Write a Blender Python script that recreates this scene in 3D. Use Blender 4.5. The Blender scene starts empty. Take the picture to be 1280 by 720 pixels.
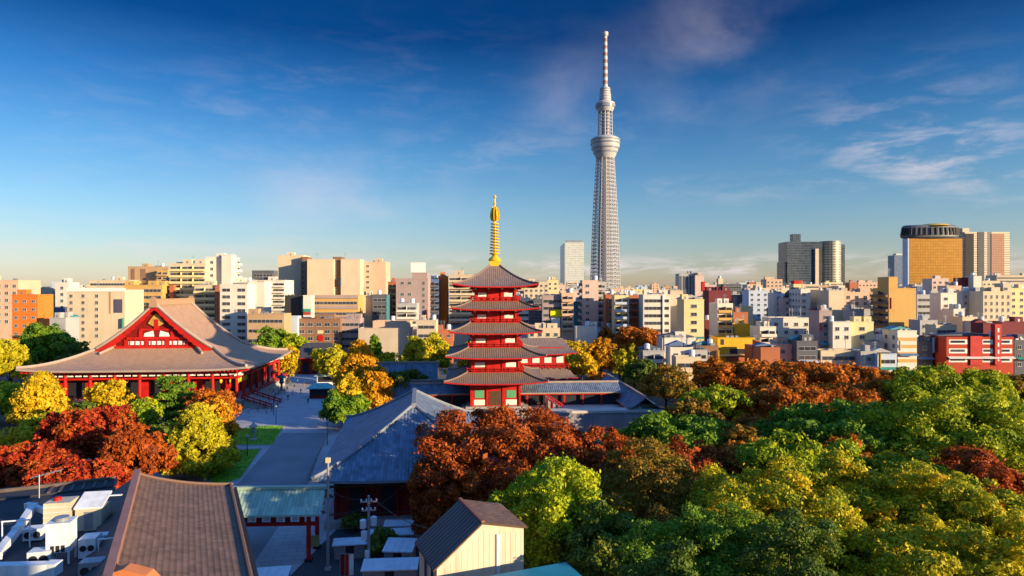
import bpy, bmesh, math, random
import numpy as np
from mathutils import Vector, Matrix

# ------------------------------------------------------------------ scene, camera, light
sc = bpy.context.scene
C = sc.collection
R = math.radians
H, F, CX, HY = 33.0, 805.0, 640.0, 362.0        # eye height, focal length and centre of the 1280x720 photograph
cam_d = bpy.data.cameras.new('camera'); cam = bpy.data.objects.new('camera', cam_d); C.objects.link(cam)
cam.location = (0, 0, H); cam.rotation_euler = (R(90), 0, 0)
cam_d.sensor_width = 36; cam_d.lens = F/1280*36; cam_d.shift_y = 2/1280
cam_d.clip_start = 0.5; cam_d.clip_end = 30000
sc.camera = cam

SUN_EL, SUN_AZ = 10.5, 119.0                    # azimuth clockwise from the view direction (+Y)
sx, sy, sz = math.sin(R(SUN_AZ))*math.cos(R(SUN_EL)), math.cos(R(SUN_AZ))*math.cos(R(SUN_EL)), math.sin(R(SUN_EL))
sd = bpy.data.lights.new('sun', 'SUN'); sun = bpy.data.objects.new('sun', sd); C.objects.link(sun)
sd.energy = 4.2; sd.angle = R(0.5); sd.color = (1.0, 0.77, 0.48)
sun.rotation_euler = Vector((sx, sy, sz)).to_track_quat('Z', 'Y').to_euler()
sc.view_settings.view_transform = 'Standard'; sc.view_settings.look = 'None'
sc.view_settings.exposure = 1.25; sc.view_settings.gamma = 1.0; sc.view_settings.use_curve_mapping = False
sc.render.engine = 'CYCLES'
sc.cycles.use_denoising = True
sc.cycles.max_bounces = 5; sc.cycles.diffuse_bounces = 2; sc.cycles.glossy_bounces = 2
sc.cycles.transmission_bounces = 2; sc.cycles.transparent_max_bounces = 4
sc.cycles.caustics_reflective = False; sc.cycles.caustics_refractive = False

def make_world():
    w = bpy.data.worlds.new('World'); sc.world = w; w.use_nodes = True
    nt = w.node_tree; nt.nodes.clear(); N = nt.nodes.new; L = nt.links.new
    out = N('ShaderNodeOutputWorld'); bg = N('ShaderNodeBackground'); L(bg.outputs[0], out.inputs[0])
    sky = N('ShaderNodeTexSky'); sky.sky_type = 'NISHITA'; sky.sun_disc = False
    sky.sun_elevation = R(SUN_EL); sky.sun_rotation = R(SUN_AZ)
    sky.altitude = 0; sky.air_density = 1.0; sky.dust_density = 0.5; sky.ozone_density = 4.0
    bg.inputs[1].default_value = 0.125
    def m(op, a=None, b=None, c=None):
        n = N('ShaderNodeMath'); n.operation = op
        for i, v in enumerate((a, b, c)):
            if v is None: continue
            if isinstance(v, (int, float)): n.inputs[i].default_value = v
            else: L(v, n.inputs[i])
        return n.outputs[0]
    tc = N('ShaderNodeTexCoord'); sp = N('ShaderNodeSeparateXYZ'); L(tc.outputs['Generated'], sp.inputs[0])
    X, Y, Z = sp.outputs
    zc = m('MAXIMUM', Z, 0.0)
    # polarised deep blue over a paler rim; unseen zenith brightened as added fill light
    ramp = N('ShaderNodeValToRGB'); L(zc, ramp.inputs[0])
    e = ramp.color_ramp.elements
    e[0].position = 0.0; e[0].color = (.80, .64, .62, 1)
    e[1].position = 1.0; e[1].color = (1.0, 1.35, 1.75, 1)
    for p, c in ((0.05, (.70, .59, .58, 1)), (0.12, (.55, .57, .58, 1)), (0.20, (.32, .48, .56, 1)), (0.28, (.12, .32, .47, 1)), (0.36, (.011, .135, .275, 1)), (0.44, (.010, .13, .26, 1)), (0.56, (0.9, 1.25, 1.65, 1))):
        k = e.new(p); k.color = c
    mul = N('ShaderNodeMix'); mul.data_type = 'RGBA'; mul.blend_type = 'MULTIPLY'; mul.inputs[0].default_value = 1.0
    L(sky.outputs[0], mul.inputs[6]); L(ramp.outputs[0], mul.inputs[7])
    # thin cirrus: stretched noise on the sky directions, in a few drifts
    az = m('ARCTAN2', X, Y); el = m('ARCSINE', Z)
    comb = N('ShaderNodeCombineXYZ'); L(az, comb.inputs[0]); L(el, comb.inputs[1])
    def noise(scale, detail, rot, sxy, off, dist=0.0, rough=0.6):
        mp = N('ShaderNodeMapping'); L(comb.outputs[0], mp.inputs[0])
        mp.inputs['Rotation'].default_value = (0, 0, R(rot)); mp.inputs['Scale'].default_value = (sxy[0], sxy[1], 1); mp.inputs['Location'].default_value = (off, off*0.7, 0)
        n = N('ShaderNodeTexNoise'); n.inputs['Scale'].default_value = scale; n.inputs['Detail'].default_value = detail
        n.inputs['Roughness'].default_value = rough; n.inputs['Distortion'].default_value = dist
        L(mp.outputs[0], n.inputs['Vector']); return n.outputs[0]
    def smooth(v, a, b):
        n = N('ShaderNodeMapRange'); n.interpolation_type = 'SMOOTHSTEP'; L(v, n.inputs[0])
        n.inputs[1].default_value = a; n.inputs[2].default_value = b; return n.outputs[0]
    def drift(px, py, wx, wy, rot=0):
        a0 = math.atan((px-CX)/F); e0 = math.atan((HY-py)/F*math.cos(a0)); c, s = math.cos(R(rot)), math.sin(R(rot))
        dx = m('SUBTRACT', az, a0); dy = m('SUBTRACT', el, e0)
        u = m('DIVIDE', m('ADD', m('MULTIPLY', dx, c), m('MULTIPLY', dy, s)), wx/F)
        v = m('DIVIDE', m('SUBTRACT', m('MULTIPLY', dy, c), m('MULTIPLY', dx, s)), wy/F)
        r2 = m('ADD', m('MULTIPLY', u, u), m('MULTIPLY', v, v))
        return m('POWER', 2.718, m('MULTIPLY', r2, -1.0))
    soft = smooth(noise(5, 6, 40, (1.0, 1.5), 3.1, 0.25, 0.55), 0.34, 0.80)
    wisp = smooth(noise(10, 7, 18, (1.0, 3.6), 1.7, 0.35, 0.62), 0.42, 0.74)
    low = smooth(noise(9, 6, 0, (1.0, 5.0), 7.3, 0.3), 0.42, 0.62)
    t = None
    for msk, n, k in ((drift(705, 130, 45, 60), soft, .20), (drift(890, 60, 95, 80, 30), soft, .22), (drift(1165, 205, 78, 28, -22), wisp, .50),
                      (drift(1140, 170, 100, 55, 0), wisp, .30), (drift(1265, 180, 50, 30), wisp, .16), (drift(440, 245, 120, 45), soft, .40), (drift(620, 190, 220, 30, 8), wisp, .14),
                      (drift(900, 236, 130, 16), wisp, .2), (drift(260, 150, 300, 60, 12), wisp, .10),
                      (drift(860, 334, 420, 11), low, .8), (drift(150, 310, 260, 30), low, .22)):
        v = m('MULTIPLY', m('MULTIPLY', msk, n), k)
        t = v if t is None else m('ADD', t, v)
    t = m('MINIMUM', t, 0.85)
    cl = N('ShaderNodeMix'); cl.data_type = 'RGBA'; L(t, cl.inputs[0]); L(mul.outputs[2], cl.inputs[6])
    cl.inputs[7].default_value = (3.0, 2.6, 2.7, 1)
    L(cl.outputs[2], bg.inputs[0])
make_world()

# ------------------------------------------------------------------ helpers
def lin(r, g, b):
    f = lambda c: (c/255)/12.92 if c/255 <= 0.04045 else ((c/255+0.055)/1.055)**2.4
    return (f(r), f(g), f(b), 1)
def at(px, py, Y): return Vector(((px-CX)/F*Y, Y, H-(py-HY)/F*Y))
def atz(px, py, z=0.0):
    Y = (H-z)*F/(py-HY); return Vector(((px-CX)/F*Y, Y, z))

def tag(o, label=None, cat=None, group=None, kind=None):
    if label: o['label'] = label
    if cat: o['category'] = cat
    if group: o['group'] = group
    if kind: o['kind'] = kind
    return o
def empty(name, loc=(0, 0, 0), rz=0.0, label=None, cat=None, group=None):
    o = bpy.data.objects.new(name, None); C.objects.link(o); o.location = loc; o.rotation_euler = (0, 0, rz)
    o.empty_display_size = 0.3
    return tag(o, label, cat, group)
def copy_tree(o, parent=None):
    c = o.copy(); C.objects.link(c)
    if parent: c.parent = parent
    for ch in list(o.children): copy_tree(ch, c)
    return c
def link(name, me, parent=None, loc=None, rz=None):
    o = bpy.data.objects.new(name, me); C.objects.link(o)
    if parent: o.parent = parent
    if loc is not None: o.location = loc
    if rz is not None: o.rotation_euler = (0, 0, rz)
    return o

class MB:
    def __init__(s): s.v = []; s.f = []; s.m = []; s.uv = []
    def add(s, vs, fs, m=0, uvs=None):
        o = len(s.v); s.v += [tuple(p) for p in vs]
        for k, f in enumerate(fs):
            s.f.append(tuple(i+o for i in f)); s.m.append(m)
            s.uv.append(uvs[k] if uvs else [(0, 0)]*len(f))
        return s
    def box(s, x0, x1, y0, y1, z0, z1, m=0, top=None):
        v = [(x0, y0, z0), (x1, y0, z0), (x1, y1, z0), (x0, y1, z0), (x0, y0, z1), (x1, y0, z1), (x1, y1, z1), (x0, y1, z1)]
        s.add(v, [(0, 3, 2, 1), (0, 1, 5, 4), (1, 2, 6, 5), (2, 3, 7, 6), (3, 0, 4, 7)], m)
        s.add(v, [(4, 5, 6, 7)], m if top is None else top); return s
    def cbox(s, c, d, m=0, top=None):
        return s.box(c[0]-d[0]/2, c[0]+d[0]/2, c[1]-d[1]/2, c[1]+d[1]/2, c[2]-d[2]/2, c[2]+d[2]/2, m, top)
    def tube(s, pts, r, n=8, m=0, cap=True):
        pts = [Vector(p) for p in pts]; rr = r if isinstance(r, (list, tuple)) else [r]*len(pts)
        vs = []
        for i, p in enumerate(pts):
            d = (pts[min(i+1, len(pts)-1)]-pts[max(i-1, 0)]).normalized()
            a = Vector((0, 0, 1)) if abs(d.z) < 0.9 else Vector((1, 0, 0))
            u = d.cross(a).normalized(); w = d.cross(u)
            for k in range(n):
                t = 2*math.pi*k/n; vs.append(p+(u*math.cos(t)+w*math.sin(t))*rr[i])
        fs = [(i*n+k, i*n+(k+1) % n, (i+1)*n+(k+1) % n, (i+1)*n+k) for i in range(len(pts)-1) for k in range(n)]
        if cap: fs += [tuple(range(n))[::-1], tuple((len(pts)-1)*n+k for k in range(n))]
        return s.add(vs, fs, m)
    def lathe(s, prof, n=24, c=(0, 0), m=0, a0=0.0):
        vs = [(c[0]+r*math.cos(a0+2*math.pi*k/n), c[1]+r*math.sin(a0+2*math.pi*k/n), z) for r, z in prof for k in range(n)]
        fs = [(i*n+k, i*n+(k+1) % n, (i+1)*n+(k+1) % n, (i+1)*n+k) for i in range(len(prof)-1) for k in range(n)]
        fs += [tuple(range(n))[::-1], tuple((len(prof)-1)*n+k for k in range(n))]
        return s.add(vs, fs, m)
    def beam(s, a, b, w, h, m=0):                       # box beam between two points, h along vertical-ish
        a, b = Vector(a), Vector(b); d = (b-a).normalized()
        up = Vector((0, 0, 1)) if abs(d.z) < 0.95 else Vector((0, 1, 0))
        u = d.cross(up).normalized()*w/2; v = u.cross(d).normalized()*h/2
        vs = [p+q for p in (a, b) for q in (-u-v, u-v, u+v, -u+v)]
        return s.add(vs, [(0, 1, 2, 3), (7, 6, 5, 4), (0, 4, 5, 1), (1, 5, 6, 2), (2, 6, 7, 3), (3, 7, 4, 0)], m)
    def prism(s, poly, y0, y1, m=0):                    # polygon in xz, extruded in y
        n = len(poly); vs = [(x, y0, z) for x, z in poly]+[(x, y1, z) for x, z in poly]
        fs = [tuple(range(n)), tuple(range(2*n-1, n-1, -1))]+[(i, i+n, (i+1) % n+n, (i+1) % n) for i in range(n)]
        return s.add(vs, fs, m)
    def build(s, name, mats, parent=None, smooth=False, loc=None, rz=None, recalc=True):
        return link(name, s.mesh(name, mats, smooth, recalc), parent, loc, rz)
    def mesh(s, name, mats, smooth=False, recalc=True):
        me = bpy.data.meshes.new(name); me.from_pydata(s.v, [], s.f)
        for mt in (mats if isinstance(mats, (list, tuple)) else [mats]): me.materials.append(mt)
        me.polygons.foreach_set('material_index', s.m)
        ul = me.uv_layers.new(name='UVMap'); ul.data.foreach_set('uv', [c for f in s.uv for p in f for c in p])
        if recalc:
            bm = bmesh.new(); bm.from_mesh(me); bmesh.ops.recalc_face_normals(bm, faces=bm.faces); bm.to_mesh(me); bm.free()
        if smooth:
            me.polygons.foreach_set('use_smooth', [True]*len(me.polygons)); 
            try: me.set_sharp_from_angle(angle=R(40))
            except Exception: pass
        me.update(); return me

MATS = {}
def mat(name, col, rough=0.7, var=0.12, scale=0.6, metal=0.0, streak=0.0, spec=0.3, bump=0.0, bscale=8.0):
    """plain procedural material: base colour mottled by noise, optional rain streaks running down."""
    if name in MATS: return MATS[name]
    mt = bpy.data.materials.new(name); mt.use_nodes = True; nt = mt.node_tree; N = nt.nodes.new; L = nt.links.new
    b = nt.nodes['Principled BSDF']; b.inputs['Roughness'].default_value = rough; b.inputs['Metallic'].default_value = metal
    b.inputs['Specular IOR Level'].default_value = spec
    tc = N('ShaderNodeTexCoord')
    n = N('ShaderNodeTexNoise'); n.inputs['Scale'].default_value = scale; n.inputs['Detail'].default_value = 5; L(tc.outputs['Object'], n.inputs['Vector'])
    mr = N('ShaderNodeMapRange'); L(n.outputs[0], mr.inputs[0]); mr.inputs[1].default_value = 0.25; mr.inputs[2].default_value = 0.75
    mr.inputs[3].default_value = 1-var; mr.inputs[4].default_value = 1+var
    fac = mr.outputs[0]
    if streak:
        mp = N('ShaderNodeMapping'); mp.inputs['Scale'].default_value = (1.3, 1.3, 0.06); L(tc.outputs['Object'], mp.inputs[0])
        n2 = N('ShaderNodeTexNoise'); n2.inputs['Scale'].default_value = 1.0; n2.inputs['Detail'].default_value = 4; L(mp.outputs[0], n2.inputs['Vector'])
        m2 = N('ShaderNodeMapRange'); L(n2.outputs[0], m2.inputs[0]); m2.inputs[1].default_value = 0.45; m2.inputs[2].default_value = 0.75
        m2.inputs[3].default_value = 1; m2.inputs[4].default_value = 1-streak
        mm = N('ShaderNodeMath'); mm.operation = 'MULTIPLY'; L(fac, mm.inputs[0]); L(m2.outputs[0], mm.inputs[1]); fac = mm.outputs[0]
    mx = N('ShaderNodeVectorMath'); mx.operation = 'SCALE'; mx.inputs[0].default_value = col[:3]; L(fac, mx.inputs['Scale'])
    L(mx.outputs[0], b.inputs['Base Color'])
    if bump:
        n3 = N('ShaderNodeTexNoise'); n3.inputs['Scale'].default_value = bscale; n3.inputs['Detail'].default_value = 4; L(tc.outputs['Object'], n3.inputs['Vector'])
        bp = N('ShaderNodeBump'); bp.inputs['Strength'].default_value = bump; bp.inputs['Distance'].default_value = 0.1; L(n3.outputs[0], bp.inputs['Height']); L(bp.outputs[0], b.inputs['Normal'])
    MATS[name] = mt; return mt
def tile_mat(name, col, pitch=0.55, rough=0.55, var=0.18, course=0.9, depth=0.12, ribc=.18):
    """roof tiles: ribs down the slope (u in metres along the eave), courses across (v)."""
    mt = bpy.data.materials.new(name); mt.use_nodes = True; nt = mt.node_tree; N = nt.nodes.new; L = nt.links.new
    b = nt.nodes['Principled BSDF']; b.inputs['Roughness'].default_value = rough; b.inputs['Specular IOR Level'].default_value = 0.35
    uv = N('ShaderNodeUVMap'); sp = N('ShaderNodeSeparateXYZ'); L(uv.outputs[0], sp.inputs[0])
    def m(op, a, b_=None):
        n = N('ShaderNodeMath'); n.operation = op
        for i, v in enumerate((a, b_)):
            if v is None: continue
            if isinstance(v, (int, float)): n.inputs[i].default_value = v
            else: L(v, n.inputs[i])
        return n.outputs[0]
    rib = m('ABSOLUTE', m('SINE', m('MULTIPLY', sp.outputs[0], math.pi/pitch)))
    crs = m('FRACT', m('DIVIDE', sp.outputs[1], course))
    hgt = m('ADD', rib, m('MULTIPLY', crs, 0.35))
    bp = N('ShaderNodeBump'); bp.inputs['Strength'].default_value = 0.8; bp.inputs['Distance'].default_value = depth; L(hgt, bp.inputs['Height']); L(bp.outputs[0], b.inputs['Normal'])
    # each tile a little different, plus weathering patches
    cb = N('ShaderNodeCombineXYZ'); L(m('FLOOR', m('DIVIDE', sp.outputs[0], pitch)), cb.inputs[0]); L(m('FLOOR', m('DIVIDE', sp.outputs[1], course)), cb.inputs[1])
    wn = N('ShaderNodeTexWhiteNoise'); wn.noise_dimensions = '2D'; L(cb.outputs[0], wn.inputs['Vector'])
    n = N('ShaderNodeTexNoise'); n.inputs['Scale'].default_value = 0.35; n.inputs['Detail'].default_value = 6; L(uv.outputs[0], n.inputs['Vector'])
    fac = m('ADD', m('MULTIPLY', m('SUBTRACT', wn.outputs[0], 0.5), var*1.3), m('MULTIPLY', m('SUBTRACT', n.outputs[0], 0.5), var*2.4))
    fac = m('ADD', fac, m('ADD', 1-ribc*.64, m('MULTIPLY', rib, ribc)))
    mx = N('ShaderNodeVectorMath'); mx.operation = 'SCALE'; mx.inputs[0].default_value = col[:3]; L(fac, mx.inputs['Scale'])
    L(mx.outputs[0], b.inputs['Base Color']); MATS[name] = mt; return mt
def leaf_mat(name, cols, scale=0.30, mixn=0.55):
    mt = bpy.data.materials.new(name); mt.use_nodes = True; nt = mt.node_tree; N = nt.nodes.new; L = nt.links.new
    b = nt.nodes['Principled BSDF']; b.inputs['Roughness'].default_value = 0.6; b.inputs['Specular IOR Level'].default_value = 0.2
    tc = N('ShaderNodeTexCoord'); n = N('ShaderNodeTexNoise'); n.inputs['Scale'].default_value = scale; n.inputs['Detail'].default_value = 3; L(tc.outputs['Object'], n.inputs['Vector'])
    oi = N('ShaderNodeObjectInfo'); ad = N('ShaderNodeVectorMath'); ad.operation = 'ADD'; L(tc.outputs['Object'], ad.inputs[0]); 
    sc_ = N('ShaderNodeMath'); sc_.operation = 'MULTIPLY'; sc_.inputs[1].default_value = 90; L(oi.outputs['Random'], sc_.inputs[0]); L(sc_.outputs[0], ad.inputs[1]); L(ad.outputs[0], n.inputs['Vector'])
    mr = N('ShaderNodeMapRange'); L(n.outputs[0], mr.inputs[0]); mr.inputs[1].default_value = 0.3; mr.inputs[2].default_value = 0.7
    g = N('ShaderNodeNewGeometry')
    mx = N('ShaderNodeMix'); mx.data_type = 'FLOAT'; mx.inputs[0].default_value = 1-mixn; L(mr.outputs[0], mx.inputs[2]); L(g.outputs['Random Per Island'], mx.inputs[3])
    rp = N('ShaderNodeValToRGB'); e = rp.color_ramp.elements; k = len(cols)
    e[0].position = 0.05; e[0].color = cols[0]; e[1].position = 0.95; e[1].color = cols[-1]
    for i in range(1, k-1): q = e.new(0.05+0.9*i/(k-1)); q.color = cols[i]
    L(mx.outputs[0], rp.inputs[0]); L(rp.outputs[0], b.inputs['Base Color'])
    tr = N('ShaderNodeBsdfTranslucent'); L(rp.outputs[0], tr.inputs[0]); ms = N('ShaderNodeMixShader'); ms.inputs[0].default_value = 0.30
    out = nt.nodes['Material Output']; L(b.outputs[0], ms.inputs[1]); L(tr.outputs[0], ms.inputs[2]); L(ms.outputs[0], out.inputs[0])
    MATS[name] = mt; return mt
def glass_mat(name, col, rough=0.12, grid=None, var=0.5):
    """window glass: dark, reflecting the sky, each bay a little different."""
    mt = bpy.data.materials.new(name); mt.use_nodes = True; nt = mt.node_tree; N = nt.nodes.new; L = nt.links.new
    b = nt.nodes['Principled BSDF']; b.inputs['Roughness'].default_value = rough; b.inputs['Specular IOR Level'].default_value = 0.6
    oi = N('ShaderNodeObjectInfo')
    mr = N('ShaderNodeMapRange'); L(oi.outputs['Random'], mr.inputs[0]); mr.inputs[3].default_value = 1-var; mr.inputs[4].default_value = 1+var
    mx = N('ShaderNodeVectorMath'); mx.operation = 'SCALE'; mx.inputs[0].default_value = col[:3]; L(mr.outputs[0], mx.inputs['Scale']); L(mx.outputs[0], b.inputs['Base Color'])
    MATS[name] = mt; return mt
def curtain_mat(name, col, line, fx, fz, rough=0.2, metal=0.0, lw=0.12, var=0.25, useY=False, spec=0.5):
    """glazed tower face: panes of fx by fz metres between thin lines."""
    mt = bpy.data.materials.new(name); mt.use_nodes = True; nt = mt.node_tree; N = nt.nodes.new; L = nt.links.new
    b = nt.nodes['Principled BSDF']; b.inputs['Roughness'].default_value = rough; b.inputs['Metallic'].default_value = metal; b.inputs['Specular IOR Level'].default_value = spec
    tc = N('ShaderNodeTexCoord'); sp = N('ShaderNodeSeparateXYZ'); L(tc.outputs['Object'], sp.inputs[0])
    def m(op, a, b_=None):
        n = N('ShaderNodeMath'); n.operation = op
        for i, v in enumerate((a, b_)):
            if v is None: continue
            if isinstance(v, (int, float)): n.inputs[i].default_value = v
            else: L(v, n.inputs[i])
        return n.outputs[0]
    h = m('DIVIDE', m('ADD', sp.outputs[0], sp.outputs[1]), fx); v = m('DIVIDE', sp.outputs[2], fz)
    ln = m('MAXIMUM', m('LESS_THAN', m('FRACT', h), lw), m('LESS_THAN', m('FRACT', v), lw*1.6))
    cb = N('ShaderNodeCombineXYZ'); L(m('FLOOR', h), cb.inputs[0]); L(m('FLOOR', v), cb.inputs[1])
    wn = N('ShaderNodeTexWhiteNoise'); wn.noise_dimensions = '2D'; L(cb.outputs[0], wn.inputs['Vector'])
    f = m('ADD', 1-var, m('MULTIPLY', wn.outputs[0], 2*var))
    mx = N('ShaderNodeVectorMath'); mx.operation = 'SCALE'; mx.inputs[0].default_value = col[:3]; L(f, mx.inputs['Scale'])
    mi = N('ShaderNodeMix'); mi.data_type = 'RGBA'; L(ln, mi.inputs[0]); L(mx.outputs[0], mi.inputs[6]); mi.inputs[7].default_value = line
    L(mi.outputs[2], b.inputs['Base Color']); MATS[name] = mt; return mt

def grey(v): return (v, v, v, 1)
M_RED = mat('vermilion', lin(176, 27, 20), 0.6, 0.25, 0.5, streak=.2)
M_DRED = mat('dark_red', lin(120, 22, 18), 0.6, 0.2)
M_WHITE = mat('white_plaster', (0.72, 0.70, 0.66, 1), 0.8, 0.08)
M_CREAM = mat('cream_plaster', (0.62, 0.52, 0.36, 1), 0.8, 0.08)
M_GOLD = mat('gold_leaf', (0.85, 0.52, 0.03, 1), 0.45, 0.15, metal=0.3)
M_GREEN = mat('green_lattice', (0.10, 0.33, 0.17, 1), 0.6, 0.1)
M_STONE = mat('stone', (0.36, 0.33, 0.30, 1), 0.85, 0.15, 0.5)
M_PALE = mat('pale_coping', (0.55, 0.48, 0.40, 1), 0.8, 0.12, 0.5)
M_MAUVE = mat('grey_render', (0.30, 0.27, 0.28, 1), 0.85, 0.12, 0.3, streak=0.3)
M_DARK = mat('dark_void', (0.018, 0.018, 0.022, 1), 0.6, 0.2)
M_BROWNW = mat('brown_wood', (0.09, 0.045, 0.025, 1), 0.7, 0.2, 2)
M_METAL = mat('grey_metal', (0.32, 0.33, 0.35, 1), 0.45, 0.12, metal=0.5)
M_PBLUE = mat('pale_metal', (0.62, 0.66, 0.68, 1), 0.55, 0.12, 0.9, streak=0.2)
M_ROOFG = mat('roof_grey', (0.26, 0.25, 0.24, 1), 0.9, 0.2, 0.25)
M_BARK = mat('bark', (0.06, 0.042, 0.03, 1), 0.9, 0.3, 2.0)
M_GLASS = glass_mat('window_glass', (0.045, 0.05, 0.06, 1))
M_FRAME = mat('window_frame', (0.42, 0.41, 0.39, 1), 0.5, 0.05)
M_TTILE = tile_mat('temple_tile', (0.38, 0.235, 0.145, 1), 0.62, 0.65, 0.14, 0.9, 0.05)
M_PTILE = tile_mat('pagoda_tile', (0.20, 0.14, 0.115, 1), 0.5, 0.65, 0.14, 0.9, 0.05)
M_BTILE = tile_mat('slate_tile', (0.115, 0.155, 0.215, 1), 0.50, 0.6, 0.40, 0.9, 0.08)
M_BRTILE = tile_mat('brown_tile', (0.155, 0.092, 0.062, 1), 0.42, 0.75, 0.34, 0.38, 0.03)
M_DTILE = tile_mat('dark_tile', (0.05, 0.05, 0.055, 1), 0.5, 0.6, 0.2)
M_COPPER = tile_mat('green_copper', (0.30, 0.41, 0.31, 1), 0.45, 0.6, 0.30, 1.4, 0.04)
M_SVERGE = mat('slate_ridge', (0.20, 0.215, 0.24, 1), 0.7, 0.2)
M_VERGE = mat('verge_tile', (0.33, 0.26, 0.21, 1), 0.7, 0.15)
# ------------------------------------------------------------------ ground, road, plaza, lawns
TH = R(5.0)                                        # the temple grounds are turned a few degrees to the left
def sheet(name, pts, z, m, kind='structure'):
    mb = MB(); mb.add([(p[0], p[1], z) for p in pts], [tuple(range(len(pts)))], 0)
    return tag(mb.build(name, m, recalc=False), kind=kind)
M_EARTH = mat('earth', (0.075, 0.062, 0.048, 1), 0.95, 0.3, 0.08, bump=0.4)
M_PAVE = mat('paving', (0.43, 0.425, 0.43, 1), 0.8, 0.16, 0.12, bump=0.15)
M_ASPH = mat('asphalt', (0.20, 0.21, 0.225, 1), 0.75, 0.2, 0.15, bump=0.2)
def slab_mat():
    m_ = MATS['paving']; nt = m_.node_tree; N = nt.nodes.new; L = nt.links.new; b = nt.nodes['Principled BSDF']
    tc = N('ShaderNodeTexCoord'); br = N('ShaderNodeTexBrick'); br.inputs['Scale'].default_value = 1.0; br.inputs['Brick Width'].default_value = 2.4; br.inputs['Row Height'].default_value = 1.2
    br.inputs['Mortar Size'].default_value = .04; br.inputs['Color1'].default_value = (1, 1, 1, 1); br.inputs['Color2'].default_value = (.82, .82, .84, 1); br.inputs['Mortar'].default_value = (.55, .55, .55, 1)
    mp = N('ShaderNodeMapping'); mp.inputs['Rotation'].default_value = (0, 0, -R(8)); L(tc.outputs['Object'], mp.inputs[0]); L(mp.outputs[0], br.inputs['Vector'])
    old = b.inputs['Base Color'].links[0].from_socket; mx = N('ShaderNodeMix'); mx.data_type = 'RGBA'; mx.blend_type = 'MULTIPLY'; mx.inputs[0].default_value = 1; L(old, mx.inputs[6]); L(br.outputs[0], mx.inputs[7]); L(mx.outputs[2], b.inputs['Base Color'])
slab_mat()
M_KERB = mat('kerb_stone', (0.34, 0.33, 0.31, 1), 0.8, 0.15, 0.8)
M_CITY = mat('city_ground', (0.11, 0.105, 0.10, 1), 0.9, 0.25, 0.02)
sheet('ground', [(-9000, -400), (9000, -400), (9000, 14000), (-9000, 14000)], 0.0, M_CITY)
sheet('park_soil', [(-260, 20), (260, 20), (260, 235), (-260, 235)], 0.004, M_EARTH)
g = lambda px, py: atz(px, py)[:2]
sheet('plaza', [(-96, 128), (-55, 105), (-38, 60), (-18, 60), (-24, 112), (-36, 150), (-40, 260), (-96, 260)], 0.008, M_PAVE)
sheet('road', [g(353, 541), g(407, 541), g(388, 600), (-30.5, 72), (-29, 60), (-40, 60), (-43, 74), g(302, 600)], 0.012, M_ASPH)
def lawn(pts, label):
    mb = MB(); n = len(pts)
    mb.add([(p[0], p[1], 0.0) for p in pts]+[(p[0], p[1], 0.14) for p in pts], [(i, (i+1) % n, (i+1) % n+n, i+n) for i in range(n)]+[tuple(range(n, 2*n))], 0)
    tag(mb.build('kerb', M_KERB), kind='structure')
    ins = [Vector((p[0], p[1], 0)) for p in pts]; c = sum(ins, Vector())/n
    ins = [p+(c-p).normalized()*0.35 for p in ins]
    rnd = np.random.default_rng(5); vs = []; fs = []
    ln_ = len(ins)
    vs = [(p.x, p.y, 0.15) for p in ins]; fs = [tuple(range(ln_))]
    # short blades standing on the turf
    tri = [(ins[0], ins[i], ins[i+1]) for i in range(1, ln_-1)]
    for a, b, d in tri:
        ar = abs((b-a).cross(d-a).z)/2
        for _ in range(int(ar*14)):
            u, v = rnd.random(2)
            if u+v > 1: u, v = 1-u, 1-v
            p = a+(b-a)*u+(d-a)*v; t = rnd.random()*6.28; w = 0.10; hh = 0.10+0.14*rnd.random(); o = len(vs)
            vs += [(p.x-w*math.cos(t), p.y-w*math.sin(t), 0.15), (p.x+w*math.cos(t), p.y+w*math.sin(t), 0.15), (p.x+rnd.normal()*.05, p.y+rnd.normal()*.05, 0.15+hh)]
            fs.append((o, o+1, o+2))
    me = bpy.data.meshes.new('lawn'); me.from_pydata(vs, [], fs); me.materials.append(M_LAWN)
    tag(link('lawn_grass', me), label, 'grass', kind='stuff')
M_LAWN = leaf_mat('lawn_leaf', [(0.14, 0.34, 0.02, 1), (0.20, 0.46, 0.03, 1), (0.30, 0.55, 0.05, 1)], 0.4)
lawn([g(270, 557), g(290, 540), g(316, 533), g(356, 533), g(341, 557)], 'bright mown grass bed beside the plaza, beyond the cross path')
lawn([g(262, 566), g(327, 561), g(301, 599), g(262, 612)], 'bright mown grass bed beside the road, nearer the brown roof')

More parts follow.
